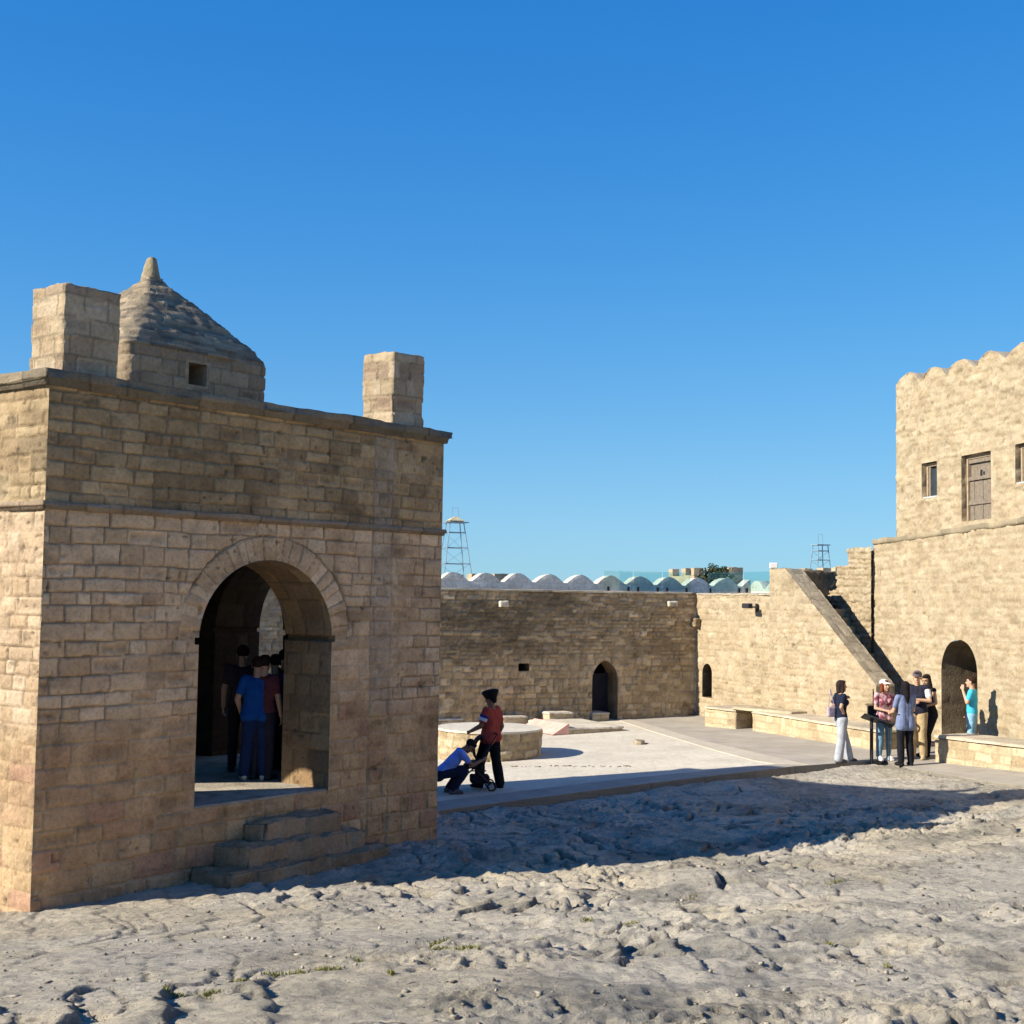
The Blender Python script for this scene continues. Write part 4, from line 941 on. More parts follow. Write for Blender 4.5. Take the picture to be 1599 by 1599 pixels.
def ground_mat():
    m, nt, b = new_mat('eroded_rock', .95); geo = nd(nt, 'ShaderNodeNewGeometry').outputs['Position']
    at = nd(nt, 'ShaderNodeAttribute', attribute_name='Col').outputs['Color']
    n1 = noise(nt, 14, 8, .72, geo); n2 = noise(nt, 3.3, 6, .65, geo); n3 = noise(nt, 60, 4, .7, geo)
    c = mul(nt, at, ramp(nt, n1, [(.30, (.60, .60, .60)), (.44, (.97, .97, .96)), (.72, (1.25, 1.24, 1.2))]))
    c = mul(nt, c, ramp(nt, n2, [(.3, (.84, .84, .85)), (.7, (1.08, 1.07, 1.05))])); c = mul(nt, c, ramp(nt, n3, [(.3, (.68, .68, .66)), (.45, (1, 1, 1))]))
    nt.links.new(c, b.inputs['Base Color']); v = nd(nt, 'ShaderNodeTexVoronoi', i_Scale=13); nt.links.new(geo, v.inputs['Vector']); h = bump(nt, n1, 1., .07); h = bump(nt, v.outputs['Distance'], .5, .03, h); h = bump(nt, n3, .7, .015, h); nt.links.new(h, b.inputs['Normal']); return m
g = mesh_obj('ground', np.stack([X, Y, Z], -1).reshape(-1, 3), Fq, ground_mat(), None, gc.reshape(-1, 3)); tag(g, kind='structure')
def ground_z(x, y):
    A = np.array([[float(x)]]); B = np.array([[float(y)]]); return float((ground_base(A, B)+rock(A, B)[0])[0, 0])
# ================================================================ COURTYARD SURFACES
def slab(name, poly, dz, th, mat, step=0):
    m = MB(); m.prism([(p[0], p[1]) for p in poly], lambda x, y: T(x)+dz-th, lambda x, y: T(x)+dz); o = m.build(name, mat); tag(o, kind='structure'); return o
def sand_mat(name, c0, c1, sc, bmpd, spot=.0):
    m, nt, b = new_mat(name, .95); geo = nd(nt, 'ShaderNodeNewGeometry').outputs['Position']
    n1 = noise(nt, sc, 6, .65, geo); n2 = noise(nt, .7, 5, .6, geo); n3 = noise(nt, 45, 3, .6, geo)
    c = ramp(nt, n2, [(.3, c0), (.7, c1)]); c = mul(nt, c, ramp(nt, n1, [(.3, (.84, .83, .81)), (.7, (1.06, 1.06, 1.06))])); c = mul(nt, c, ramp(nt, n3, [(.3, (.8, .78, .74)), (.42, (1, 1, 1))]))
    nt.links.new(c, b.inputs['Base Color']); nt.links.new(bump(nt, n1, .6, bmpd), b.inputs['Normal']); return m
cream = sand_mat('pale_sand', (.52, .47, .385), (.66, .605, .50), 7, .03)
band = sand_mat('smooth_kerb_stone', (.46, .41, .335), (.52, .465, .38), 5, .006)
def paving_mat():
    m, nt, b = new_mat('grey_paving', .85); geo = nd(nt, 'ShaderNodeNewGeometry').outputs['Position']; mp = nd(nt, 'ShaderNodeMapping'); mp.inputs['Rotation'].default_value = (0, 0, .9)
    nt.links.new(geo, mp.inputs[0]); br = nd(nt, 'ShaderNodeTexBrick', offset=.5, i_Scale=1., i_Mortar_Size=.006, i_Brick_Width=.6, i_Row_Height=.42, i_Bias=-.2)
    br.inputs['Color1'].default_value = (.36, .325, .275, 1); br.inputs['Color2'].default_value = (.41, .37, .31, 1); br.inputs['Mortar'].default_value = (.26, .23, .19, 1); nt.links.new(mp.outputs[0], br.inputs[0])
    n1 = noise(nt, 1.1, 6, .65, geo); n3 = noise(nt, 30, 3, .6, geo); c = mul(nt, br.outputs[0], ramp(nt, n1, [(.3, (.84, .83, .82)), (.7, (1.1, 1.1, 1.1))])); c = mul(nt, c, ramp(nt, n3, [(.3, (.85, .85, .85)), (.45, (1, 1, 1))]))
    nt.links.new(c, b.inputs['Base Color']); nt.links.new(bump(nt, n1, .3, .01), b.inputs['Normal']); return m
pave = paving_mat()
kw = [(K[0][0]-6, K[0][1]-4.6), K[0], K[1], K[2], K[3], K[4], KR[0], KR[1], KR[2], (9.4, 23.2), (12, 19), (16, 19), (16, 46), (-16, 46), (-16, 24)]
slab('courtyard', kw, 0, .35, cream)
inner = [(-.7, 22.9), (.1, 23.55)]
cg = [G(965, 1119), G(1000, 1128), G(1050, 1143), G(1100, 1158), G(1180, 1176), G(1262, 1195)]
pk_ = [K[1], K[2], K[3], K[4], KR[0], KR[1], KR[2], (9.4, 23.2), (12, 19), (16, 19), (16, 40), (2.8, 40)]+[(p[0], p[1]) for p in cg]+[(K[3][0]-.25, K[3][1]+.42), (K[2][0]-.35, K[2][1]+.75), (K[1][0]-.4, K[1][1]+.75), (K[0][0]-6, K[0][1]-4.0), (K[0][0]-6, K[0][1]-4.6), K[0]]
pk_ = [K[0]]+pk_[:-1]
slab('paved_path', pk_, .006, .30, pave)
# smooth kerb band between the sand and the path
ck = [G(968, 1126), G(1020, 1143), G(1070, 1158), G(1120, 1173), G(1180, 1189), G(1205, 1193)]
bandp = [(p[0], p[1]) for p in cg]+[(p[0], p[1]) for p in ck[::-1]]
slab('kerb_band', bandp[::-1], .014, .05, band)
# low second kerb near the pavilion corner
a = G(682, 1291, .035, -.2); b_ = G(793, 1268, .035, -.2); dv = np.array([b_[0]-a[0], b_[1]-a[1]]); L = np.linalg.norm(dv); dv /= L
kerbc = dict(h=(.3, .5), w=(.5, 1.), jw=.01, depth=.006, col=cellcol([(.36, .31, .25), (.33, .29, .235)]), mortar=(.2, .17, .13), rough=.006)
# ---- blocks and platforms at the back of the court
blk = dict(h=(.14, .24), w=(.25, .5), jw=.012, depth=.016, wob=.03, col=cellcol([(.50, .42, .29), (.46, .375, .255), (.54, .455, .32)]), mortar=(.33, .26, .17), rough=.016, erode=.1)
def platform(name, p0, ang, l, w, h, lab, seed, cat='stone platform', grp='low stone platforms along the back of the court', capc_=(.60, .54, .43)):
    D = np.array([math.cos(ang), math.sin(ang)]); t = empty(name, (p0[0], p0[1], T(p0[0]))); tag(t, lab, cat, grp)
    rough_box('base', (p0[0], p0[1], T(p0[0])-.15), D, (l, w, h+.15-.05), .05, .016, blk, seed, t, 0, 0)
    o = p0[:2]-D*.02-np.array([-D[1], D[0]])*.02
    rough_box('top_slab', (*o, T(p0[0])+h-.055), D, (l+.04, w+.04, .055), .06, .005, dict(blk, depth=.0, col=cellcol([capc_]), erode=0, jw=.001, w=(1, 2), h=(1, 2)), seed+1, t, 0, 0)
def blockpx(xl, xm, xr, yb, yt, ang, lab, seed, l=None):
    """xm,yb = nearest bottom corner in the photo"""
    p = np.array(G(xm, yb)); D = np.array([math.cos(ang), math.sin(ang)]); S = np.array([-D[1], D[0]])
    h = p[1]*(yb-yt)/CF
    # lengths from the outline
    ex = (xr-799.5)/CF; ll = (ex*p[1]-p[0])/(D[0]-ex*D[1]); ex = (xl-799.5)/CF; ww = (ex*p[1]-p[0])/(S[0]-ex*S[1])
    platform('stone_platform', p[:2], ang, ll, abs(ww), h, lab, seed)
blockpx(700, 733, 731, 1141, 1122, .35, '', 601) if False else None
A_ = .42
blockpx(840, 858, 900, 1134, 1113, A_, 'rough low stone block behind the pink faced slab, left of the shaded doorway', 611)
blockpx(901, 925, 955, 1127, 1113, A_, 'squared low stone block directly beneath the pointed doorway of the far wall', 613)
blockpx(731, 785, 828, 1137, 1119, A_, 'wide low stone platform behind the turbaned man, nearest the round platform', 615)
blockpx(640, 668, 728, 1142, 1123, A_, 'low stone platform cut off by the pavilion corner', 617)
# long low slab with a faded pink end
p = np.array(G(888, 1147)); pa = .44; D = np.array([math.cos(pa), math.sin(pa)]); S = np.array([-D[1], D[0]])
platform('stone_platform', p[:2], pa, 1.55, 2.3, .17, 'long thin cream slab in the middle of the court with a pink end', 619, capc_=(.62, .56, .45))
ps = empty('pink_panel', (*(p[:2]+S*1.1), T(p[0]))); tag(ps, 'faded pink painted panel leaning on the end of the long cream slab', 'panel')
m = MB(); q0_ = p[:2]-D*.42; q1 = p[:2]+D*.0; w_ = 1.9
P = []
for s_ in (0, w_):
    for (dx, z) in ((-.42, .02), (.0, .26), (.03, .26), (.03, .0)): q = p[:2]+D*(dx-.02)+S*s_; P.append((q[0], q[1], T(q[0])+z))
m.add(P, [(0, 1, 5, 4), (1, 2, 6, 5), (2, 3, 7, 6), (0, 4, 7, 3), (3, 2, 1, 0), (4, 5, 6, 7)]); m.build('sloping_face', M['pink'], ps, local=False)
# round platform
well = empty('round_platform', (-.42, 29.85, T(-.42))); tag(well, 'round drum shaped platform of rough stone with a flat pale top in the court', 'platform')
def drum_panel(cx, cy, r, z0, z1, cfg, seed, parent, n=260, nv=22):
    th = np.linspace(0, 2*PI, n, endpoint=False); z = np.linspace(z0, z1, nv); A, B = np.meshgrid(th, z); disp, col, _ = masonry(A*r, B, cfg, seed)
    # hide the seam of the wrap at the back
    A2 = A+PI/2; rr = r+disp; V = np.stack([cx+rr*np.cos(A2), cy+rr*np.sin(A2), B], -1).reshape(-1, 3)
    idx = np.arange(n*nv).reshape(nv, n); nx = np.roll(idx, -1, 1); F = np.stack([idx[:-1], nx[:-1], nx[1:], idx[1:]], -1).reshape(-1, 4)
    return mesh_obj('side', V, F, STONE, parent, col.reshape(-1, 3))
drum_panel(-.42, 29.85, 1.13, -.3, T(-.42)+.58, dict(blk, h=(.14, .26), rough=.03, off=.05, depth=.04, erode=.2, col=cellcol([(.50, .41, .27), (.44, .35, .225), (.54, .45, .31), (.38, .30, .19)])), 631, well)
m = MB(); m.prism([(-.42+1.14*math.cos(t*PI/32)*(1+.008*math.sin(t*3)), 29.85+1.14*math.sin(t*PI/32)*(1+.008*math.cos(t*5))) for t in range(64)], T(-.42)+.575, T(-.42)+.62); m.build('top_slab', cream, well, local=False)
# ---- benches along the walls
bw = dict(blk, col=cellcol([(.48, .385, .245), (.52, .42, .275), (.44, .345, .215), (.55, .45, .30)]))
def bench_run(name, pts, w, h, lab, seed, over=.03):
    t = empty(name, (*pts[0][:2], T(pts[0][0]))); tag(t, lab, 'stone bench')
    for i in range(len(pts)-1):
        a = np.array(pts[i][:2]); b = np.array(pts[i+1][:2]); L = np.linalg.norm(b-a); D = (b-a)/L; zt = T(a[0])
        rough_box('base', (*a, -.3), D, (L, w, h+zt+.3-.06), .035, .014, dict(bw, rough=.022, off=.03), seed+i, t, 0, 0)
        rough_box('top_slab', (*(a+np.array([D[1], -D[0]])*over), zt+h-.055), D, (L+over, w+over, .055), .05, .004, dict(blk, depth=.002, col=cellcol([(.52, .45, .34), (.48, .415, .315)]), erode=0, w=(.6, 1.2), h=(2, 3)), seed+10+i, t, 0, 0)
bp = [G(1100, 1134), G(1149, 1139), G(1174, 1141), G(1244, 1154), G(1338, 1167), G(1372, 1172)]
# pieces of the long bench, with a dark recess between them
def wallside(p, d): return np.array(p[:2])+d
t = 0
bench_run('wall_bench', [bp[1], bp[0]][::-1], 1.35, .52, 'short stone bench under the narrow doorway in the wall corner', 641)
bench_run('wall_bench', [bp[2], bp[5]], 1.3, .50, 'long stone bench at the foot of the stair wall, right of the dark recess', 645)
# recess between the two: back panel in shade, bridged by a stone lintel
q1 = np.array(bp[1][:2]); q2 = np.array(bp[2][:2]); D = (q2-q1)/np.linalg.norm(q2-q1); nb = np.array([-D[1], D[0]])
rt = empty('bench_recess', (*q1, T(q1[0]))); tag(rt, 'dark square recess between two stone benches, bridged by a thin stone lintel', 'recess')
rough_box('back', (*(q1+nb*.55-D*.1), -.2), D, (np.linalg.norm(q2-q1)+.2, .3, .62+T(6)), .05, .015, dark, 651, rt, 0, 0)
rough_box('lintel', (*(q1-nb*.06-D*.10), T(q1[0])+.50), D, (1.9, .62, .07), .05, .004, blk, 652, rt, 0, 0)
b2 = [G(1459, 1190), G(1505, 1193), G(1527, 1196), G(1599, 1206)]
e_ = np.array(b2[3][:2])+(np.array(b2[3][:2])-np.array(b2[0][:2]))*1.6
bench_run('wall_bench', [b2[0], (e_[0], e_[1])], .95, .54, 'broad stone bench in front of the gate tower at the right edge', 661)
# small far sink of rubble and pebbles on the sand
rk = dict(blk, col=cellcol([(.40, .34, .25), (.34, .29, .21)]))
for i, (px, py, s_) in enumerate([(988, 1162, .22), (1003, 1163, .30), (1014, 1161, .18)]):
    q = G(px, py); o = rough_box('rubble_stone', (q[0], q[1], q[2]-.03), (math.cos(i*1.3), math.sin(i*1.3)), (s_, s_*.7, s_*.42), .05, .03, rk, 670+i, None, 0, .03)
    tag(o, ['low rubble stone on the sand, left of three', 'largest of three rubble stones on the pale sand', 'small rubble stone on the sand, right of three'][i], 'stone', 'rubble stones on the sand')
m = MB(); rng = random.Random(5)
for px in range(800, 985, 3):
    if rng.random() < .5: continue
    py = 1197+rng.uniform(-.8, .8); q = G(px, py); r = rng.uniform(.012, .03); m.box((q[0], q[1], q[2]+r*.2), (r*2.2, r*1.6, r), rng.uniform(0, 3), bev=.01)
o = m.build('pebble_row', plain('dark_pebble', (.20, .165, .12), .9, .3, 9)); tag(o, 'row of small dark pebbles across the sand', 'pebbles', kind='stuff')
# loose stones on the rock in front
for i, (px, py, s_) in enumerate([(1330, 1238, .5), (1185, 1290, .4), (1440, 1330, .35), (905, 1400, .38), (1035, 1420, .55), (740, 1395, .28), (1255, 1420, .3)]):
    q = G(px, py, 0, .15 if py < 1350 else .35); z = ground_z(q[0], q[1])
    o = rough_box('rock', (q[0], q[1], z-.10), (math.cos(i*2.3), math.sin(i*2.3)), (s_, s_*.6, s_*.30), .035, .055, dict(rk, col=cellcol([(.36, .325, .27), (.30, .275, .23)]), rough=.03, jw=.002, depth=0), 680+i, None, 0, .08)
    tag(o, ['flat grey rock nearest the reading stand, in front of the paved edge', 'grey rock in the middle of the pavilion shadow', 'small grey rock at the lit shadow edge, far right', 'pale rock just below the shadow edge, centre', 'largest rough rock below the shadow edge, centre right', 'small rock on the sand in front of the pavilion steps', 'small grey rock in the lit foreground, right of centre'][i], 'rock', 'loose rocks on the eroded ground')
# ---- loose grit and small stones lying on the rock
rs = np.random.RandomState(3); n = 5200
gx = rs.uniform(-6.5, 9.5, n); gy = 6.4+(rs.rand(n)**1.5)*15; kp = (fbm(gx*.9, gy*.9, 951, 3)+.35*rs.rand(n) > .05) & ((gx > -3.2) | (gy < 13.2)) & (gy < 20.5); gx, gy = gx[kp], gy[kp]
gz = (ground_base(gx[None], gy[None])+rock(gx[None], gy[None])[0])[0]; n = len(gx); rr = .006+.024*rs.rand(n)**4
ph = np.array([(math.cos(a_)*math.cos(e_), math.sin(a_)*math.cos(e_), math.sin(e_)) for e_ in (-.5, .55) for a_ in np.arange(6)*PI/3+e_]+[(0, 0, 1), (0, 0, -1)])
tris = [(i, (i+1) % 6, 6+(i+1) % 6) for i in range(6)]+[(i, 6+(i+1) % 6, 6+i) for i in range(6)]+[(6+i, 6+(i+1) % 6, 12) for i in range(6)]+[((i+1) % 6, i, 13) for i in range(6)]
sq = rs.uniform(.6, 1.5, (n, 1, 3))*np.array([1, 1, .6]); VV = ph[None]*sq*rr[:, None, None]*(1+.25*rs.randn(n, 14, 1)); VV = VV+np.stack([gx, gy, gz+rr*.15], -1)[:, None]
FF = (np.array(tris)[None]+np.arange(n)[:, None, None]*14).reshape(-1, 3); cg_ = np.repeat(np.array([.40, .36, .29])*rs.uniform(.4, 1.2, (n, 1)), 14, 0)
o = mesh_obj('grit', VV.reshape(-1, 3), FF, STONE, None, cg_); tag(o, 'loose grit and small stones scattered over the eroded rock', 'grit', kind='stuff')
# ---- grass in the cracks
gm = plain('dry_grass', (.20, .19, .07), .8, .35, 12)
m = MB(); rng = random.Random(11)
spots = [(278, 1582, 16), (325, 1588, 10), (375, 1570, 10), (425, 1555, 12), (462, 1553, 12), (500, 1548, 8), (560, 1533, 6), (682, 1510, 16), (690, 1522, 14), (720, 1528, 10), (520, 1550, 10), (978, 1467, 14), (965, 1472, 10), (1080, 1408, 9), (1305, 1405, 9), (1295, 1533, 6), (610, 1566, 5), (840, 1500, 8), (915, 1472, 7), (1385, 1580, 5), (1090, 1440, 7), (740, 1530, 12), (828, 1497, 6), (1150, 1432, 6)]
for px, py, n in spots:
    for k in range(n*9):
        q = G(px+rng.gauss(0, n*.75), py+rng.gauss(0, 1.8), 0, .3+(py-1400)/200*.5); 
        for it in range(2): z = ground_z(q[0], q[1]); q2_ = G(px, py, 0, z); q = (q[0]+(q2_[0]-q[0])*.0, q[1], z)
        a = rng.uniform(0, 6.28); h = rng.uniform(.008, .028); w = .009; x, y_ = q[0], q[1]; dx, dy = math.cos(a)*h*1.0, math.sin(a)*h*1.0
        m.add([(x-w*math.sin(a), y_+w*math.cos(a), z-.01), (x+w*math.sin(a), y_-w*math.cos(a), z-.01), (x+dx, y_+dy, z+h)], [(0, 1, 2)])
o = m.build('grass', gm); tag(o, 'sparse yellow green grass tufts in the cracks of the rock', 'grass', kind='stuff')
# ================================================================ READING STAND
q = G(1361, 1205, .035, -.25); l2 = G(1391, 1206, .035, -.25)
st_ = empty('reading_stand', (q[0], q[1], ground_z(q[0], q[1])-.02), -.15); tag(st_, 'dark metal reading stand with a slanted panel at the edge of the paved path', 'stand')
dx = l2[0]-q[0]
m = MB(); m.tube((0, 0, 0), (0, 0, .93), .035, n=12); m.box((0, 0, .02), (.2, .2, .03), bev=.006); m.build('leg', M['metal'], st_)
m = MB(); m.tube((dx, 0, 0), (dx, 0, .78), .014, n=10); m.build('leg', M['metal'], st_)
m = MB(); m.box((.12, .0, .90), (.62, .42, .035), ry=.32, rx=-.25, bev=.008); m.build('board', M['metal'], st_)
m = MB(); m.box((.12, -.006, .923), (.54, .34, .006), ry=.32, rx=-.25); m.build('text_plate', M['brown'], st_)
q = G(1366, 1175)
bx = empty('planter_box', (G(1366, 1184)[0]+.12, 28.35, T(7.6)), .5); tag(bx, 'small brown box raised on a post just behind the reading stand', 'box')
m = MB(); m.box((0, 0, .93), (.34, .26, .24), bev=.015).box((0, 0, 1.06), (.38, .30, .03), bev=.008); m.build('body', M['brown'], bx)
m = MB(); m.tube((0, 0, 0), (0, 0, .81), .03); m.build('post', M['metal'], bx)
# ================================================================ PEOPLE
def voxelize(name, mb, mat, voxel=.009, smooth=4):
    me = bpy.data.meshes.new(name); me.from_pydata([tuple(v) for v in mb.V], [], mb.F); me.update()
    o = bpy.data.objects.new(name, me); C.objects.link(o)
    r = o.modifiers.new('r', 'REMESH'); r.mode = 'VOXEL'; r.voxel_size = voxel; r.use_smooth_shade = True
    s = o.modifiers.new('s', 'SMOOTH'); s.iterations = smooth; s.factor = .5
    dg = bpy.context.evaluated_depsgraph_get(); dg.update(); m2 = bpy.data.meshes.new_from_object(o.evaluated_get(dg)); o.modifiers.clear(); o.data = m2; m2.name = name
    m2.materials.clear(); m2.materials.append(mat)
    for p in m2.polygons: p.use_smooth = True
    return o
def skin_mat(c): return plain('skin', c, .55, .08, 30, 0, 0, .3)
SK1 = skin_mat((.50, .30, .20)); SK2 = skin_mat((.22, .12, .075)); SKT = skin_mat((.42, .25, .165))
_cm = {}
def cloth(c, var=.18):
    if c not in _cm: _cm[c] = plain('cloth', c, .9, var, 9, .035)
    return _cm[c]
eye_m = plain('eye', (.02, .015, .012), .3, 0, 3)
V3 = Vector
def person(label, loc, yaw, H=1.7, pose=None, skin=SK1, top=None, legs=None, shoes=(.03, .03, .03), hair=('short', (.02, .015, .012)), hat=None, build=1., group=None, vest=None, female=False, turn=0., nod=0., wide=1., z=None):
    J = dict(pelvis=(0, 0, .95), chest=(0, 0, 1.24), neck=(0, -.01, 1.45), head=(0, .02, 1.60),
             shL=(-.175, -.01, 1.40), shR=(.175, -.01, 1.40), elL=(-.24, -.03, 1.12), elR=(.24, -.03, 1.12), wrL=(-.25, .05, .88), wrR=(.25, .05, .88),
             hiL=(-.09, 0, .90), hiR=(.09, 0, .90), knL=(-.10, .02, .49), knR=(.10, .02, .49), anL=(-.11, -.02, .08), anR=(.11, -.02, .08),
             ftL=(-.13, .13, .03), ftR=(.13, .13, .03), haL=None, haR=None)
    if pose: J.update(pose)
    s = H/1.72; J = {k: (V3(v)*s if v is not None else None) for k, v in J.items()}; b = build*s
    root_loc = loc
    B = MB(); f = .90 if female else 1.
    up = (J['neck']-J['pelvis']).normalized(); side = (J['shR']-J['shL']).normalized(); fwd = up.cross(side).normalized()*-1
    if fwd.dot(V3((0, 1, 0))) < -.99: fwd = -fwd
    fwd = side.cross(up).normalized()*-1
    # side x up : for x right, z up -> (1,0,0)x(0,0,1)=(0,-1,0); so forward is the negative
    hs = (J['hiR']-J['hiL']).normalized()
    def torso(mb, e, lo=0., sway=1.):
        for sg in (-1, 1):
            mb.cap(J['pelvis']+hs*sg*.075*b*wide, (.098+e)*b, J['chest']*.45+J['pelvis']*.55+side*sg*.058*b*wide*f, (.088+e)*b*f)
            mb.cap(J['chest']*.45+J['pelvis']*.55+side*sg*.058*b*wide*f, (.088+e)*b*f, J['chest']+side*sg*.075*b*f, (.098+e)*b*f)
            mb.cap(J['chest']+side*sg*.075*b*f, (.098+e)*b*f, J['neck']+side*sg*.085*b*f-up*.09*b, (.072+e)*b)
            mb.cap(J['neck']-up*.065*b, (.045+e*.6)*b, J['sh'+('L' if sg < 0 else 'R')], (.052+e)*b*f)
            if female: mb.ell(J['chest']+side*sg*.07*b+fwd*.075*b+up*.02, [(.062+e)*b]*3)
        mb.cap(J['pelvis'], (.096+e)*b, J['chest']*.45+J['pelvis']*.55, (.088+e)*b*f); mb.cap(J['chest']*.45+J['pelvis']*.55, (.088+e)*b*f, J['chest'], (.098+e)*b*f); mb.cap(J['chest'], (.098+e)*b*f, J['neck']-up*.08*b, (.070+e)*b)
    def arm(mb, S, e, part=1.):
        a, el, w = J['sh'+S], J['el'+S], J['wr'+S]
        q = a.lerp(el, min(1, part)); mb.cap(a, (.052+e)*b*f, q, (.052+(.040-.052)*min(1, part)+e)*b*f)
        if part > 1: q = el.lerp(w, part-1); mb.cap(el, (.041+e)*b*f, q, (.041+(.027-.041)*(part-1)+e)*b*f)
    def hand(mb, S):
        w = J['wr'+S]; el = J['el'+S]; d = (w-el).normalized() if J['ha'+S] is None else (J['ha'+S]).normalized()
        sg = -1 if S == 'L' else 1; lat = d.cross(side*sg); lat = lat.normalized() if lat.length > .2 else fwd
        pal = d.cross(lat).normalized(); palm_n = pal if pal.dot(side*sg) < 0 else -pal
        for k in (-1.2, -.4, .4, 1.2): mb.cap(w+lat*k*.010*s, .014*s, w+d*.075*s+lat*k*.020*s, .013*s, 8)
        for i, (k, L) in enumerate(((-1.5, .062), (-.5, .075), (.5, .07), (1.5, .055))):
            p0 = w+d*.08*s+lat*k*.0185*s; p1 = p0+(d*.85+palm_n*.35).normalized()*L*.55*s; p2 = p1+(d*.45+palm_n*.85).normalized()*L*.5*s
            mb.cap(p0, .0095*s, p1, .009*s, 8); mb.cap(p1, .009*s, p2, .0078*s, 8)
        t0 = w+d*.02*s+fwd*.012*s; t1 = t0+(d*.6+fwd*.8).normalized()*.045*s; mb.cap(t0, .013*s, t1, .011*s, 8); mb.cap(t1, .011*s, t1+(d*.9+palm_n*.4).normalized()*.03*s, .009*s, 8)
    def leg(mb, S, e, k=1., flare=0., cut=1.):
        h, kn, an = J['hi'+S], J['kn'+S], J['an'+S]
        mb.cap(h, (.088+e)*b*k, kn, (.056+e)*b*k); c = kn.lerp(kn.lerp(an, .35)-fwd*0, 1); mb.cap(kn, (.055+e)*b*k, kn.lerp(an, .35), (.056+e+flare*.3)*b*k); mb.cap(kn.lerp(an, .35), (.056+e+flare*.3)*b*k, kn.lerp(an, cut), (.036+e+flare)*b*k)
    def foot(mb, S, e):
        an, ft = J['an'+S], J['ft'+S]; d = (ft-an); d.z = 0; d = d.normalized() if d.length > .01 else V3((0, 1, 0)); hz = min(an.z-.05*s, ft.z) if True else 0
        heel = an-V3((0, 0, .048*s))-d*.035*s; mb.cap(heel, (.032+e)*s, an, (.035+e)*s, 10); mb.cap(heel, (.032+e)*s, ft, (.026+e)*s, 10); mb.cap(an-d*0, (.034+e)*s, ft-V3((0, 0, .0)), (.026+e)*s, 10); l = V3((-d.y, d.x, 0)); mb.cap(ft+l*.016*s-d*.03*s, (.026+e)*s, ft-l*.012*s+d*.012*s, (.023+e)*s, 10)
    R = Matrix.Rotation(turn, 3, up) @ Matrix.Rotation(nod, 3, side)
    hd = J['head']; hf = R @ fwd; hsd = R @ side; hu = R @ up; hs_ = s*1.02
    hrot = Matrix((hsd, hf, hu)).transposed()
    def at(x, y, z_): return hd+(hsd*x+hf*y+hu*z_)*hs_
    torso(B, 0); 
    for S in 'LR': arm(B, S, 0, 2); hand(B, S); leg(B, S, 0); foot(B, S, 0)
    B.cap(J['neck']-up*.03*b, .058*b*f, hd-hu*.05*s-hf*.01*s, .052*b*f)
    B.ell(at(0, -.012, .03), (.074*hs_, .092*hs_, .085*hs_), rot=hrot); B.ell(at(0, .025, -.045), (.055*hs_, .060*hs_, .072*hs_), rot=hrot)
    B.cap(at(0, .082, .012), .009*hs_, at(0, .104, -.026), .015*hs_, 8); B.ell(at(0, .082, -.062), (.024*hs_, .012*hs_, .010*hs_), rot=hrot); B.ell(at(0, .072, -.10), (.022*hs_, .018*hs_, .016*hs_), rot=hrot)
    B.ell(at(0, .075, .035), (.05*hs_, .016*hs_, .012*hs_), rot=hrot)
    for sg in (-1, 1): B.ell(at(sg*.076, -.008, -.01), (.012*hs_, .022*hs_, .032*hs_), rot=hrot); B.ell(at(sg*.03, .055, -.03), (.024*hs_, .025*hs_, .028*hs_), rot=hrot)
    body = voxelize('person', B, skin, .0085, 3); body.location = loc; body.rotation_euler = (0, 0, yaw); tag(body, label, 'person', group)
    def part(name, mb, mat, vox=.011, sm=4): o = voxelize(name, mb, mat, vox, sm); o.parent = body; return o
    e = MB()
    for sg in (-1, 1): e.ell(at(sg*.031, .078, .012), (.012*hs_, .009*hs_, .006*hs_), 8, 6, hrot)
    e.build('eyes', eye_m, body, smooth=True)
    if top:
        m = MB(); torso(m, .014); k = {'none': 0, 'short': .62, 'long': 1.93}[top[0]]
        if k:
            for S in 'LR': arm(m, S, .015, k)
        if len(top) > 2:  # hem length below the hips
            for sg in (-1, 1): m.cap(J['pelvis']+hs*sg*.07*b*wide, .118*b, J['pelvis']+hs*sg*.075*b*wide-up*top[2]*s+(J['knL']+J['knR']-J['hiL']-J['hiR']).normalized()*0, .128*b)
        part('shirt', m, top[1] if not isinstance(top[1], tuple) else cloth(top[1]))
    if vest:
        m = MB(); torso(m, .027); part('vest', m, cloth(vest))
    if legs:
        m = MB()
        for S in 'LR': leg(m, S, legs[2] if len(legs) > 2 else .014, legs[3] if len(legs) > 3 else 1., legs[4] if len(legs) > 4 else .01, .96)
        for sg in (-1, 1): m.cap(J['pelvis']+hs*sg*.07*b*wide+up*.06*b, .10*b*.98, J['pelvis']+hs*sg*.075*b*wide-up*.05*b, .112*b)
        part('trousers', m, cloth(legs[1]))
    for S in 'LR':
        m = MB(); foot(m, S, .010); an, ft = J['an'+S], J['ft'+S]; part('shoe', m, cloth(shoes, .05), .009, 2)
    if hair:
        m = MB(); kind, hc = hair; m.ell(at(0, -.028, .045), (.084*hs_, .094*hs_, .086*hs_), rot=hrot); m.ell(at(0, .02, .085), (.066*hs_, .064*hs_, .042*hs_), rot=hrot)
        for sg in (-1, 1): m.cap(at(sg*.055, -.03, .05), .034*hs_, at(sg*.062, -.03, -.01), .020*hs_)
        if kind == 'long':
            m.cap(at(0, -.055, .03), .07*hs_, at(0, -.085, -.20), .062*hs_)
            for sg in (-1, 1): m.cap(at(sg*.06, -.01, .04), .032*hs_, at(sg*.075, -.02, -.19), .036*hs_)
            m.cap(at(0, -.08, -.16), .065*hs_, at(0, -.095, -.30), .035*hs_)
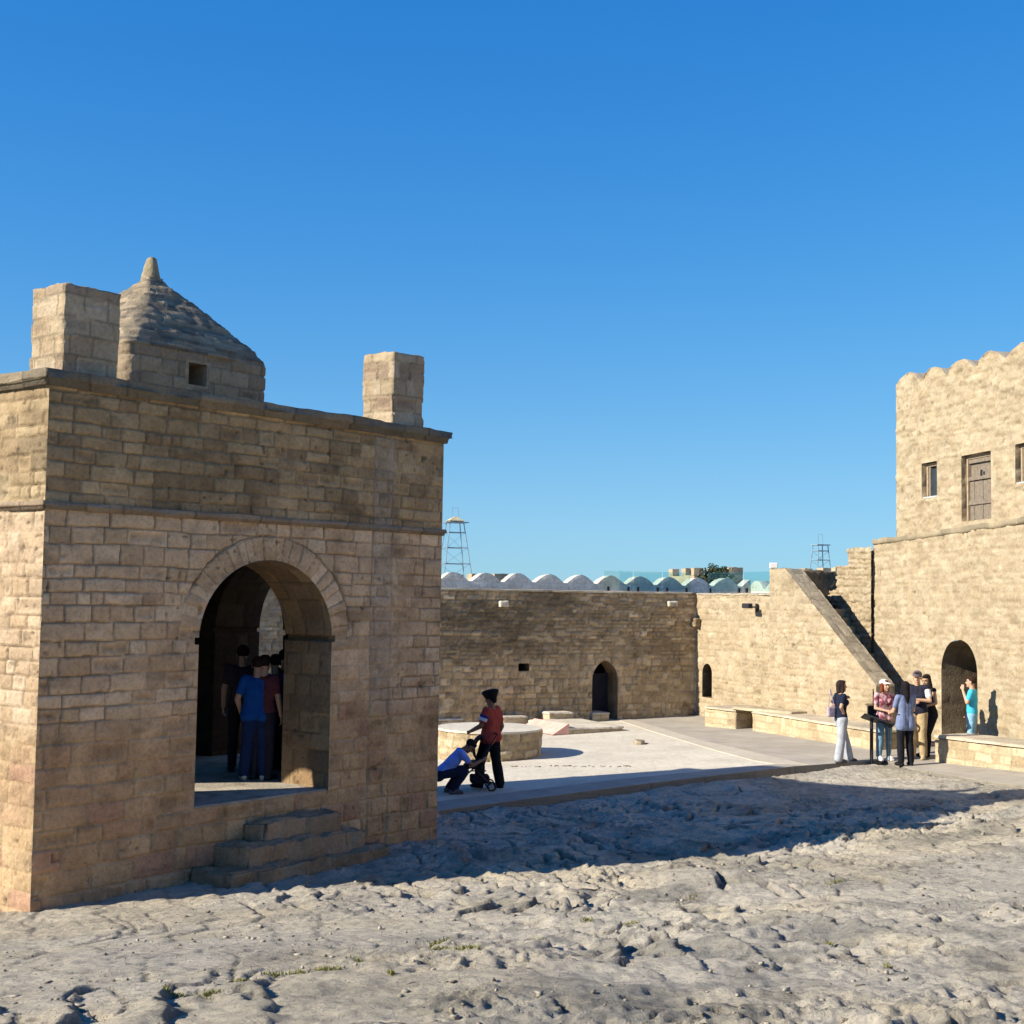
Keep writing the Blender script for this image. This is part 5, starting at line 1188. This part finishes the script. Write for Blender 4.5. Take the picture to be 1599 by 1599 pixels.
        if kind == 'bob':
            m.cap(at(0, -.05, .03), .075*hs_, at(0, -.06, -.10), .06*hs_)
            for sg in (-1, 1): m.cap(at(sg*.062, .0, .05), .034*hs_, at(sg*.078, -.005, -.10), .038*hs_)
        if kind == 'tail':
            m.cap(at(0, -.10, .03), .03*hs_, at(0, -.15, -.04), .035*hs_); m.cap(at(0, -.15, -.04), .035*hs_, at(0, -.13, -.22), .018*hs_)
        part('hair', m, cloth(hc, .3), .010, 3)
    if hat:
        m = MB()
        if hat[0] == 'cap':
            m.ell(at(0, -.02, .065), (.092*hs_, .105*hs_, .075*hs_), rot=hrot); m.ell(at(0, .10, .052), (.062*hs_, .085*hs_, .011*hs_), rot=hrot)
        elif hat[0] == 'turban':
            for k in range(7): t = k/6; m.ell(at(0, -.02, .02+t*.10), ((.10+.055*t)*hs_, (.11+.055*t)*hs_, .040*hs_), rot=hrot)
            m.ell(at(0, -.02, .14), (.145*hs_, .155*hs_, .035*hs_), rot=hrot); m.cap(at(0, -.06, .0), .07*hs_, at(0, -.07, -.04), .05*hs_)
        part('hat' if hat[0] == 'cap' else 'turban', m, cloth(hat[1], .1), .010, 3)
    return body
def stripes(name, c0, c1, sc, dirz=True, thr=.5):
    m, nt, b = new_mat(name, .9); tc = nd(nt, 'ShaderNodeTexCoord').outputs['Object']; n = noise(nt, sc, 4, .6, tc)
    nt.links.new(ramp(nt, n, [(thr-.06, c0), (thr+.06, c1)]), b.inputs['Base Color']); return m
def P_(px, py): return G(px, py)
def put(px, py): x, y, z = G(px, py); return (x, y, z+.006)
R_ = math.radians
# -- right hand group
person('woman in a navy top and pale grey trousers standing alone at the paved edge', put(1313, 1191), R_(-78), 1.62,
       dict(elL=(-.24, -.10, 1.16), wrL=(-.10, .12, 1.32), elR=(.30, -.14, 1.18), wrR=(.15, .0, 1.03), knL=(-.09, .14, .50), anL=(-.10, .24, .08), ftL=(-.12, .38, .03), knR=(.09, -.03, .49), anR=(.09, -.10, .08), ftR=(.10, .05, .03), haR=(-.6, .2, -.6)),
       SK1, ('short', (.012, .016, .035)), ('t', (.36, .38, .42), .022, 1.05, .03), (.10, .10, .11), ('bob', (.03, .02, .018)), female=True, turn=-.1)
person('woman in a white cap, pink plaid shirt and jeans behind the reading stand', put(1381, 1188), R_(-165), 1.60,
       dict(elL=(-.22, .02, 1.12), wrL=(-.10, .20, 1.10), elR=(.22, .02, 1.12), wrR=(.08, .20, 1.08)), SK1,
       ('short', stripes('plaid_cloth', (.20, .05, .075), (.60, .40, .42), 11), .05), ('t', (.13, .24, .33), .010, 1., .0), (.75, .75, .75), ('bob', (.16, .045, .02)), ('cap', (.80, .80, .80)), female=True, turn=.25)
person('woman seen from behind in a loose grey blue shirt and black trousers', put(1414, 1196), R_(12), 1.62,
       dict(elL=(-.24, .06, 1.10), wrL=(-.22, .24, 1.06), elR=(.22, .08, 1.12), wrR=(.12, .24, 1.10), ftL=(-.16, .10, .03)), SK1,
       ('short', (.16, .20, .33), .14), ('t', (.010, .011, .016), .018, 1.02, .012), (.012, .012, .014), ('long', (.012, .010, .012)), female=True, wide=1.15)
person('man in a grey cap, white shirt and dark vest with khaki trousers, arms folded', put(1433, 1186), R_(150), 1.75,
       dict(elL=(-.26, .08, 1.16), wrL=(-.02, .20, 1.18), elR=(.26, .08, 1.16), wrR=(.04, .22, 1.14)), SK1,
       ('short', (.66, .66, .68)), ('t', (.40, .30, .17), .02, 1.05, .015), (.45, .36, .22), ('short', (.03, .02, .015)), ('cap', (.12, .10, .12)), vest=(.018, .018, .032), turn=.1, nod=-.15)
person('long haired woman in black top and black trousers leaning at the end of the bench', put(1448, 1182), R_(120), 1.66,
       dict(pelvis=(0, -.08, .92), hiL=(-.09, -.08, .88), hiR=(.09, -.08, .88), chest=(0, -.03, 1.22), elL=(-.26, .02, 1.14), wrL=(-.08, .18, 1.06), elR=(.26, -.02, 1.14), wrR=(.14, .18, 1.02), knL=(-.09, .08, .49), anL=(-.09, .10, .08), ftL=(-.10, .24, .03)), SKT,
       ('none', (.012, .012, .014)), ('t', (.012, .012, .018), .016, 1.03, .012), (.02, .018, .02), ('long', (.02, .014, .012)), female=True, turn=.2, nod=-.12)
q = atY(1518, 1137, 28.0); zz = T(q[0])
person('man in a bright cyan shirt and light jeans standing before the tower doorway', (q[0], 28.0, zz), R_(62), 1.62,
       dict(elL=(-.24, .06, 1.17), wrL=(-.10, .17, 1.42), elR=(.25, -.02, 1.12), wrR=(.25, .12, .92), haL=(.2, .1, 1)), SK1,
       ('short', (.055, .42, .62)), ('t', (.22, .42, .58), .014, 1.03, .01), (.1, .1, .1), ('short', (.03, .016, .01)))
# small bags
def bag(lab, loc, rz, size, col, strap=.5):
    t = empty('shoulder_bag', loc, rz); tag(t, lab, 'bag'); m = MB(); m.box((0, 0, 0), size, bev=.03); m.build('body', cloth(col), t)
    m = MB(); a = (-size[0]*.4, 0, size[2]*.45); b = (size[0]*.4, 0, size[2]*.45); k = (0, .03, size[2]*.5+strap); m.tube(a, k, .009, n=6).tube(b, k, .009, n=6); m.build('strap', cloth(col), t)
p = put(1300, 1190); bag('lilac shoulder bag hanging at the side of the woman in pale trousers', (p[0]-.06, p[1]-.14, p[2]+1.0), .3, (.17, .07, .20), (.40, .33, .40), .36)
p = put(1382, 1186); bag('black shoulder bag carried by the woman in the white cap', (p[0]-.24, p[1]-.10, p[2]+.92), .8, (.12, .26, .30), (.02, .02, .022), .34)
# -- turbaned man, kneeling companion and the pushchair
redp = put(765, 1231)
person('man in a black turban, coral red polo and blue white sleeve band beside the pushchair', redp, R_(58), 1.70,
       dict(elL=(-.24, .06, 1.13), wrL=(-.20, .30, 1.02), elR=(.27, -.06, 1.10), wrR=(.28, .06, .86), knL=(-.10, .16, .50), anL=(-.10, .16, .08), ftL=(-.11, .32, .03), knR=(.10, -.06, .49), anR=(.12, -.14, .08), ftR=(.14, .0, .03)), SK2,
       ('short', (.36, .060, .045), .04), ('t', (.010, .010, .014), .016, 1.02, .02), (.015, .012, .012), ('short', (.01, .01, .01)), ('turban', (.010, .010, .011)), turn=.05, nod=-.25, build=1.2, wide=1.1)
# sleeve band as a cuff worn over the near sleeve
b = MB(); s = 1.70/1.72; aL = V3((-.175, -.01, 1.40))*s; eL = V3((-.24, .06, 1.13))*s
red = [o for o in bpy.data.objects if o.name.startswith('person') and o.get('label', '').startswith('man in a black turban')][0]
b.tube(aL.lerp(eL, .30), aL.lerp(eL, .46), .086, .084, 16, False); b.build('sleeve_band', cloth((.03, .04, .25)), red, smooth=True)
b = MB(); b.tube(aL.lerp(eL, .46), aL.lerp(eL, .66), .084, .082, 16, False); b.build('sleeve_band', cloth((.62, .62, .72)), red, smooth=True)
cp = put(704, 1239)
person('person in a light blue T-shirt crouching in front of the pushchair', cp, R_(-80), 1.66,
       dict(pelvis=(0, -.20, .36), hiL=(-.09, -.20, .36), hiR=(.09, -.20, .36), chest=(0, .06, .60), neck=(0, .20, .77), head=(0, .33, .84), shL=(-.17, .16, .74), shR=(.17, .16, .74),
            elL=(-.22, .34, .52), elR=(.22, .34, .52), wrL=(-.12, .54, .58), wrR=(.10, .55, .60), knL=(-.15, .22, .42), knR=(.15, .24, .40), anL=(-.13, -.04, .08), anR=(.13, .02, .08), ftL=(-.15, .12, .03), ftR=(.15, .17, .03)), SK2,
       ('short', (.19, .32, .78)), ('t', (.015, .022, .05), .014, 1.0, .008), (.10, .10, .12), ('short', (.012, .011, .012)), nod=-.2)
sp = put(738, 1234)
pc_ = empty('pushchair', (sp[0], sp[1], sp[2]), R_(6)); tag(pc_, 'dark folding pushchair between the turbaned man and the crouching person', 'pushchair')
mt = M['metal']; fab = cloth((.02, .018, .025))
for sy in (-.2, .2):
    m = MB(); m.tube((.40, sy, 1.0), (.05, sy, .45), .013).tube((.05, sy, .45), (-.32, sy, .12), .013).tube((-.12, sy, .52), (.30, sy, .12), .013).tube((-.05, sy, .36), (.22, sy, .36), .011); m.build('frame', mt, pc_)
    for xx in (-.34, .32):
        w = MB()
        for o_ in (-.028, .028):
            n = 20; r = .085; V = []; F = []
            for i in range(n):
                for j in range(8):
                    a = 2*PI*i/n; bb = 2*PI*j/8; V.append((xx+(r-.012+.012*math.cos(bb))*math.cos(a), sy+o_+.012*math.sin(bb), .085+(r-.012+.012*math.cos(bb))*math.sin(a)))
            for i in range(n):
                for j in range(8): F.append((i*8+j, ((i+1) % n)*8+j, ((i+1) % n)*8+(j+1) % 8, i*8+(j+1) % 8))
            w.add(V, F)
        wo = w.build('wheel', plain('tyre', (.03, .03, .03), .7), pc_, smooth=True)
        h = MB(); h.tube((xx, sy-.04, .085), (xx, sy+.04, .085), .045, n=14); h.build('hub', plain('grey_hub', (.35, .35, .36), .5), wo)
m = MB(); m.tube((.40, -.2, 1.0), (.40, .2, 1.0), .016); m.build('handle', mt, pc_)
m = MB(); m.cap((-.12, -.12, .42), .05, (-.12, .12, .42), .05); m.cap((.12, -.12, .42), .05, (.12, .12, .42), .05); m.cap((0, -.12, .42), .05, (0, .12, .42), .05); m.cap((.16, -.13, .48), .045, (.26, -.13, .80), .04); m.cap((.16, .13, .48), .045, (.26, .13, .80), .04); m.cap((.16, 0, .48), .045, (.26, 0, .80), .04)
o = voxelize('seat', m, fab, .012, 4); o.parent = pc_
m = MB()
for k in range(7):
    a = R_(20+k*20); m.cap((.20-.22*math.sin(a)*.9, -.18, .72+.24*math.cos(a)*1.0), .022, (.20-.22*math.sin(a)*.9, .18, .72+.24*math.cos(a)), .022)
    if k < 6:
        a2 = R_(30+k*20); m.cap((.20-.22*math.sin(a2)*.9, -.18, .72+.24*math.cos(a2)), .022, (.20-.22*math.sin(a2)*.9, .18, .72+.24*math.cos(a2)), .022)
o = voxelize('canopy', m, fab, .012, 4); o.parent = pc_
m = MB(); m.box((.12, 0, .2), (.34, .32, .14), bev=.03); m.build('basket', fab, pc_)
# -- visitors inside the pavilion
zf = CH-(CH-PFL)*KS+.004
def inside(px, py): x, y, z = G(px, py, 0, zf); return (x, y, z)
bm_ = inside(398, 1217)
person('man in a royal blue shirt seen from behind in the pavilion doorway', bm_, R_(4), 1.64,
       dict(elL=(-.27, -.04, 1.13), wrL=(-.23, .10, .92), elR=(.27, .06, 1.15), wrR=(.18, .26, 1.12), knL=(-.12, .0, .49), anL=(-.15, -.06, .08), ftL=(-.19, .08, .03)), SKT,
       ('short', (.006, .065, .27), .05), ('t', (.010, .025, .08), .018, 1.05, .012), (.50, .48, .42), ('short', (.025, .012, .01)), wide=1.25, build=1.08)
base = PAV+PD*3.57+PS*3.5
def ins(px, Y): return (atY(px, 1000, Y)[0]-.0, Y, zf)
person('tall visitor in a dark shirt at the left inside the dim pavilion', ins(380, 19.4), R_(10), 1.76, None, SKT, ('short', (.04, .03, .035)), ('t', (.02, .018, .02)), (.03, .03, .03), ('short', (.015, .01, .01)))
person('visitor in a maroon shirt directly beyond the man in blue inside the pavilion', ins(414, 18.6), R_(-15), 1.66, None, SKT, ('short', (.10, .03, .035)), ('t', (.02, .02, .03)), (.03, .03, .03), ('short', (.015, .01, .01)))
person('visitor in a dark blue shirt inside the pavilion near the far arch', ins(431, 18.9), R_(20), 1.66, dict(anR=(.22, -.02, .08), knR=(.16, .02, .49), ftR=(.26, .12, .03)), SKT, ('short', (.05, .06, .16)), ('t', (.012, .012, .016)), (.03, .03, .03), ('short', (.012, .01, .012)))
person('visitor in black with a grey bag strap, farthest right inside the pavilion', ins(446, 19.7), R_(-40), 1.70, None, SKT, ('long', (.03, .03, .05)), ('t', (.012, .012, .016)), (.03, .03, .03), ('short', (.012, .01, .012)))
# ================================================================ LIGHT, SKY, CAMERA
SUN_AZ, SUN_EL = 20.5, 29.0       # direction of travel measured from +X towards +Y ; elevation
sc = bpy.context.scene
sun = bpy.data.lights.new('sun', 'SUN'); so = bpy.data.objects.new('sun', sun); C.objects.link(so)
sun.energy = 4.9; sun.angle = math.radians(.53); sun.color = (1., .92, .77)
l = Vector((math.cos(R_(SUN_AZ))*math.cos(R_(SUN_EL)), math.sin(R_(SUN_AZ))*math.cos(R_(SUN_EL)), -math.sin(R_(SUN_EL))))
so.rotation_euler = l.to_track_quat('-Z', 'Y').to_euler(); so.location = (-20, -5, 20)
w = bpy.data.worlds.new('World'); sc.world = w; w.use_nodes = True; nt = w.node_tree; bg = nt.nodes['Background']
sky = nd(nt, 'ShaderNodeTexSky'); sky.sky_type = 'NISHITA'; sky.sun_disc = False; sky.sun_elevation = R_(SUN_EL)
# sun sits opposite to the travel direction: compass rotation measured from +Y clockwise
sx, sy = -math.cos(R_(SUN_AZ)), -math.sin(R_(SUN_AZ)); sky.sun_rotation = math.atan2(sx, sy)
sky.air_density = 1.0; sky.dust_density = .0; sky.ozone_density = 3.5; sky.altitude = 800
EXPO = .85; SSTR = .095
hsv = nd(nt, 'ShaderNodeHueSaturation'); hsv.inputs['Saturation'].default_value = 1.32; nt.links.new(sky.outputs[0], hsv.inputs['Color'])
sep = nd(nt, 'ShaderNodeSeparateColor'); nt.links.new(hsv.outputs[0], sep.inputs[0]); com = nd(nt, 'ShaderNodeCombineColor')
K0 = SSTR*2**EXPO
for i, (a, b) in enumerate(((1.0, 1.87), (1.36, 1.25), (2.35, 1.80))):      # soft shoulder: keeps the bright horizon blue
    n1 = nd(nt, 'ShaderNodeMath', operation='MULTIPLY'); n1.inputs[1].default_value = b*K0; nt.links.new(sep.outputs[i], n1.inputs[0])
    n2 = nd(nt, 'ShaderNodeMath', operation='ADD'); n2.inputs[1].default_value = 1.; nt.links.new(n1.outputs[0], n2.inputs[0])
    n3_ = nd(nt, 'ShaderNodeMath', operation='MULTIPLY'); n3_.inputs[1].default_value = a; nt.links.new(sep.outputs[i], n3_.inputs[0])
    n4 = nd(nt, 'ShaderNodeMath', operation='DIVIDE'); nt.links.new(n3_.outputs[0], n4.inputs[0]); nt.links.new(n2.outputs[0], n4.inputs[1]); nt.links.new(n4.outputs[0], com.inputs[i])
nt.links.new(com.outputs[0], bg.inputs[0]); bg.inputs[1].default_value = SSTR
cam = bpy.data.cameras.new('camera'); co = bpy.data.objects.new('camera', cam); C.objects.link(co); sc.camera = co
cam.sensor_width = 36; cam.sensor_fit = 'HORIZONTAL'; cam.lens = 36*CF/1599; cam.clip_start = .1; cam.clip_end = 2000
co.matrix_world = Matrix.Translation((0, 0, CH)) @ Matrix.Rotation(PI/2+CP, 4, 'X') @ Matrix.Rotation(CR, 4, 'Z')
sc.render.resolution_x = 1024; sc.render.resolution_y = 1024
sc.view_settings.view_transform = 'Standard'; sc.view_settings.look = 'None'; sc.view_settings.exposure = .85; sc.view_settings.gamma = 1
sc.render.engine = 'CYCLES'; sc.cycles.max_bounces = 6; sc.cycles.diffuse_bounces = 4
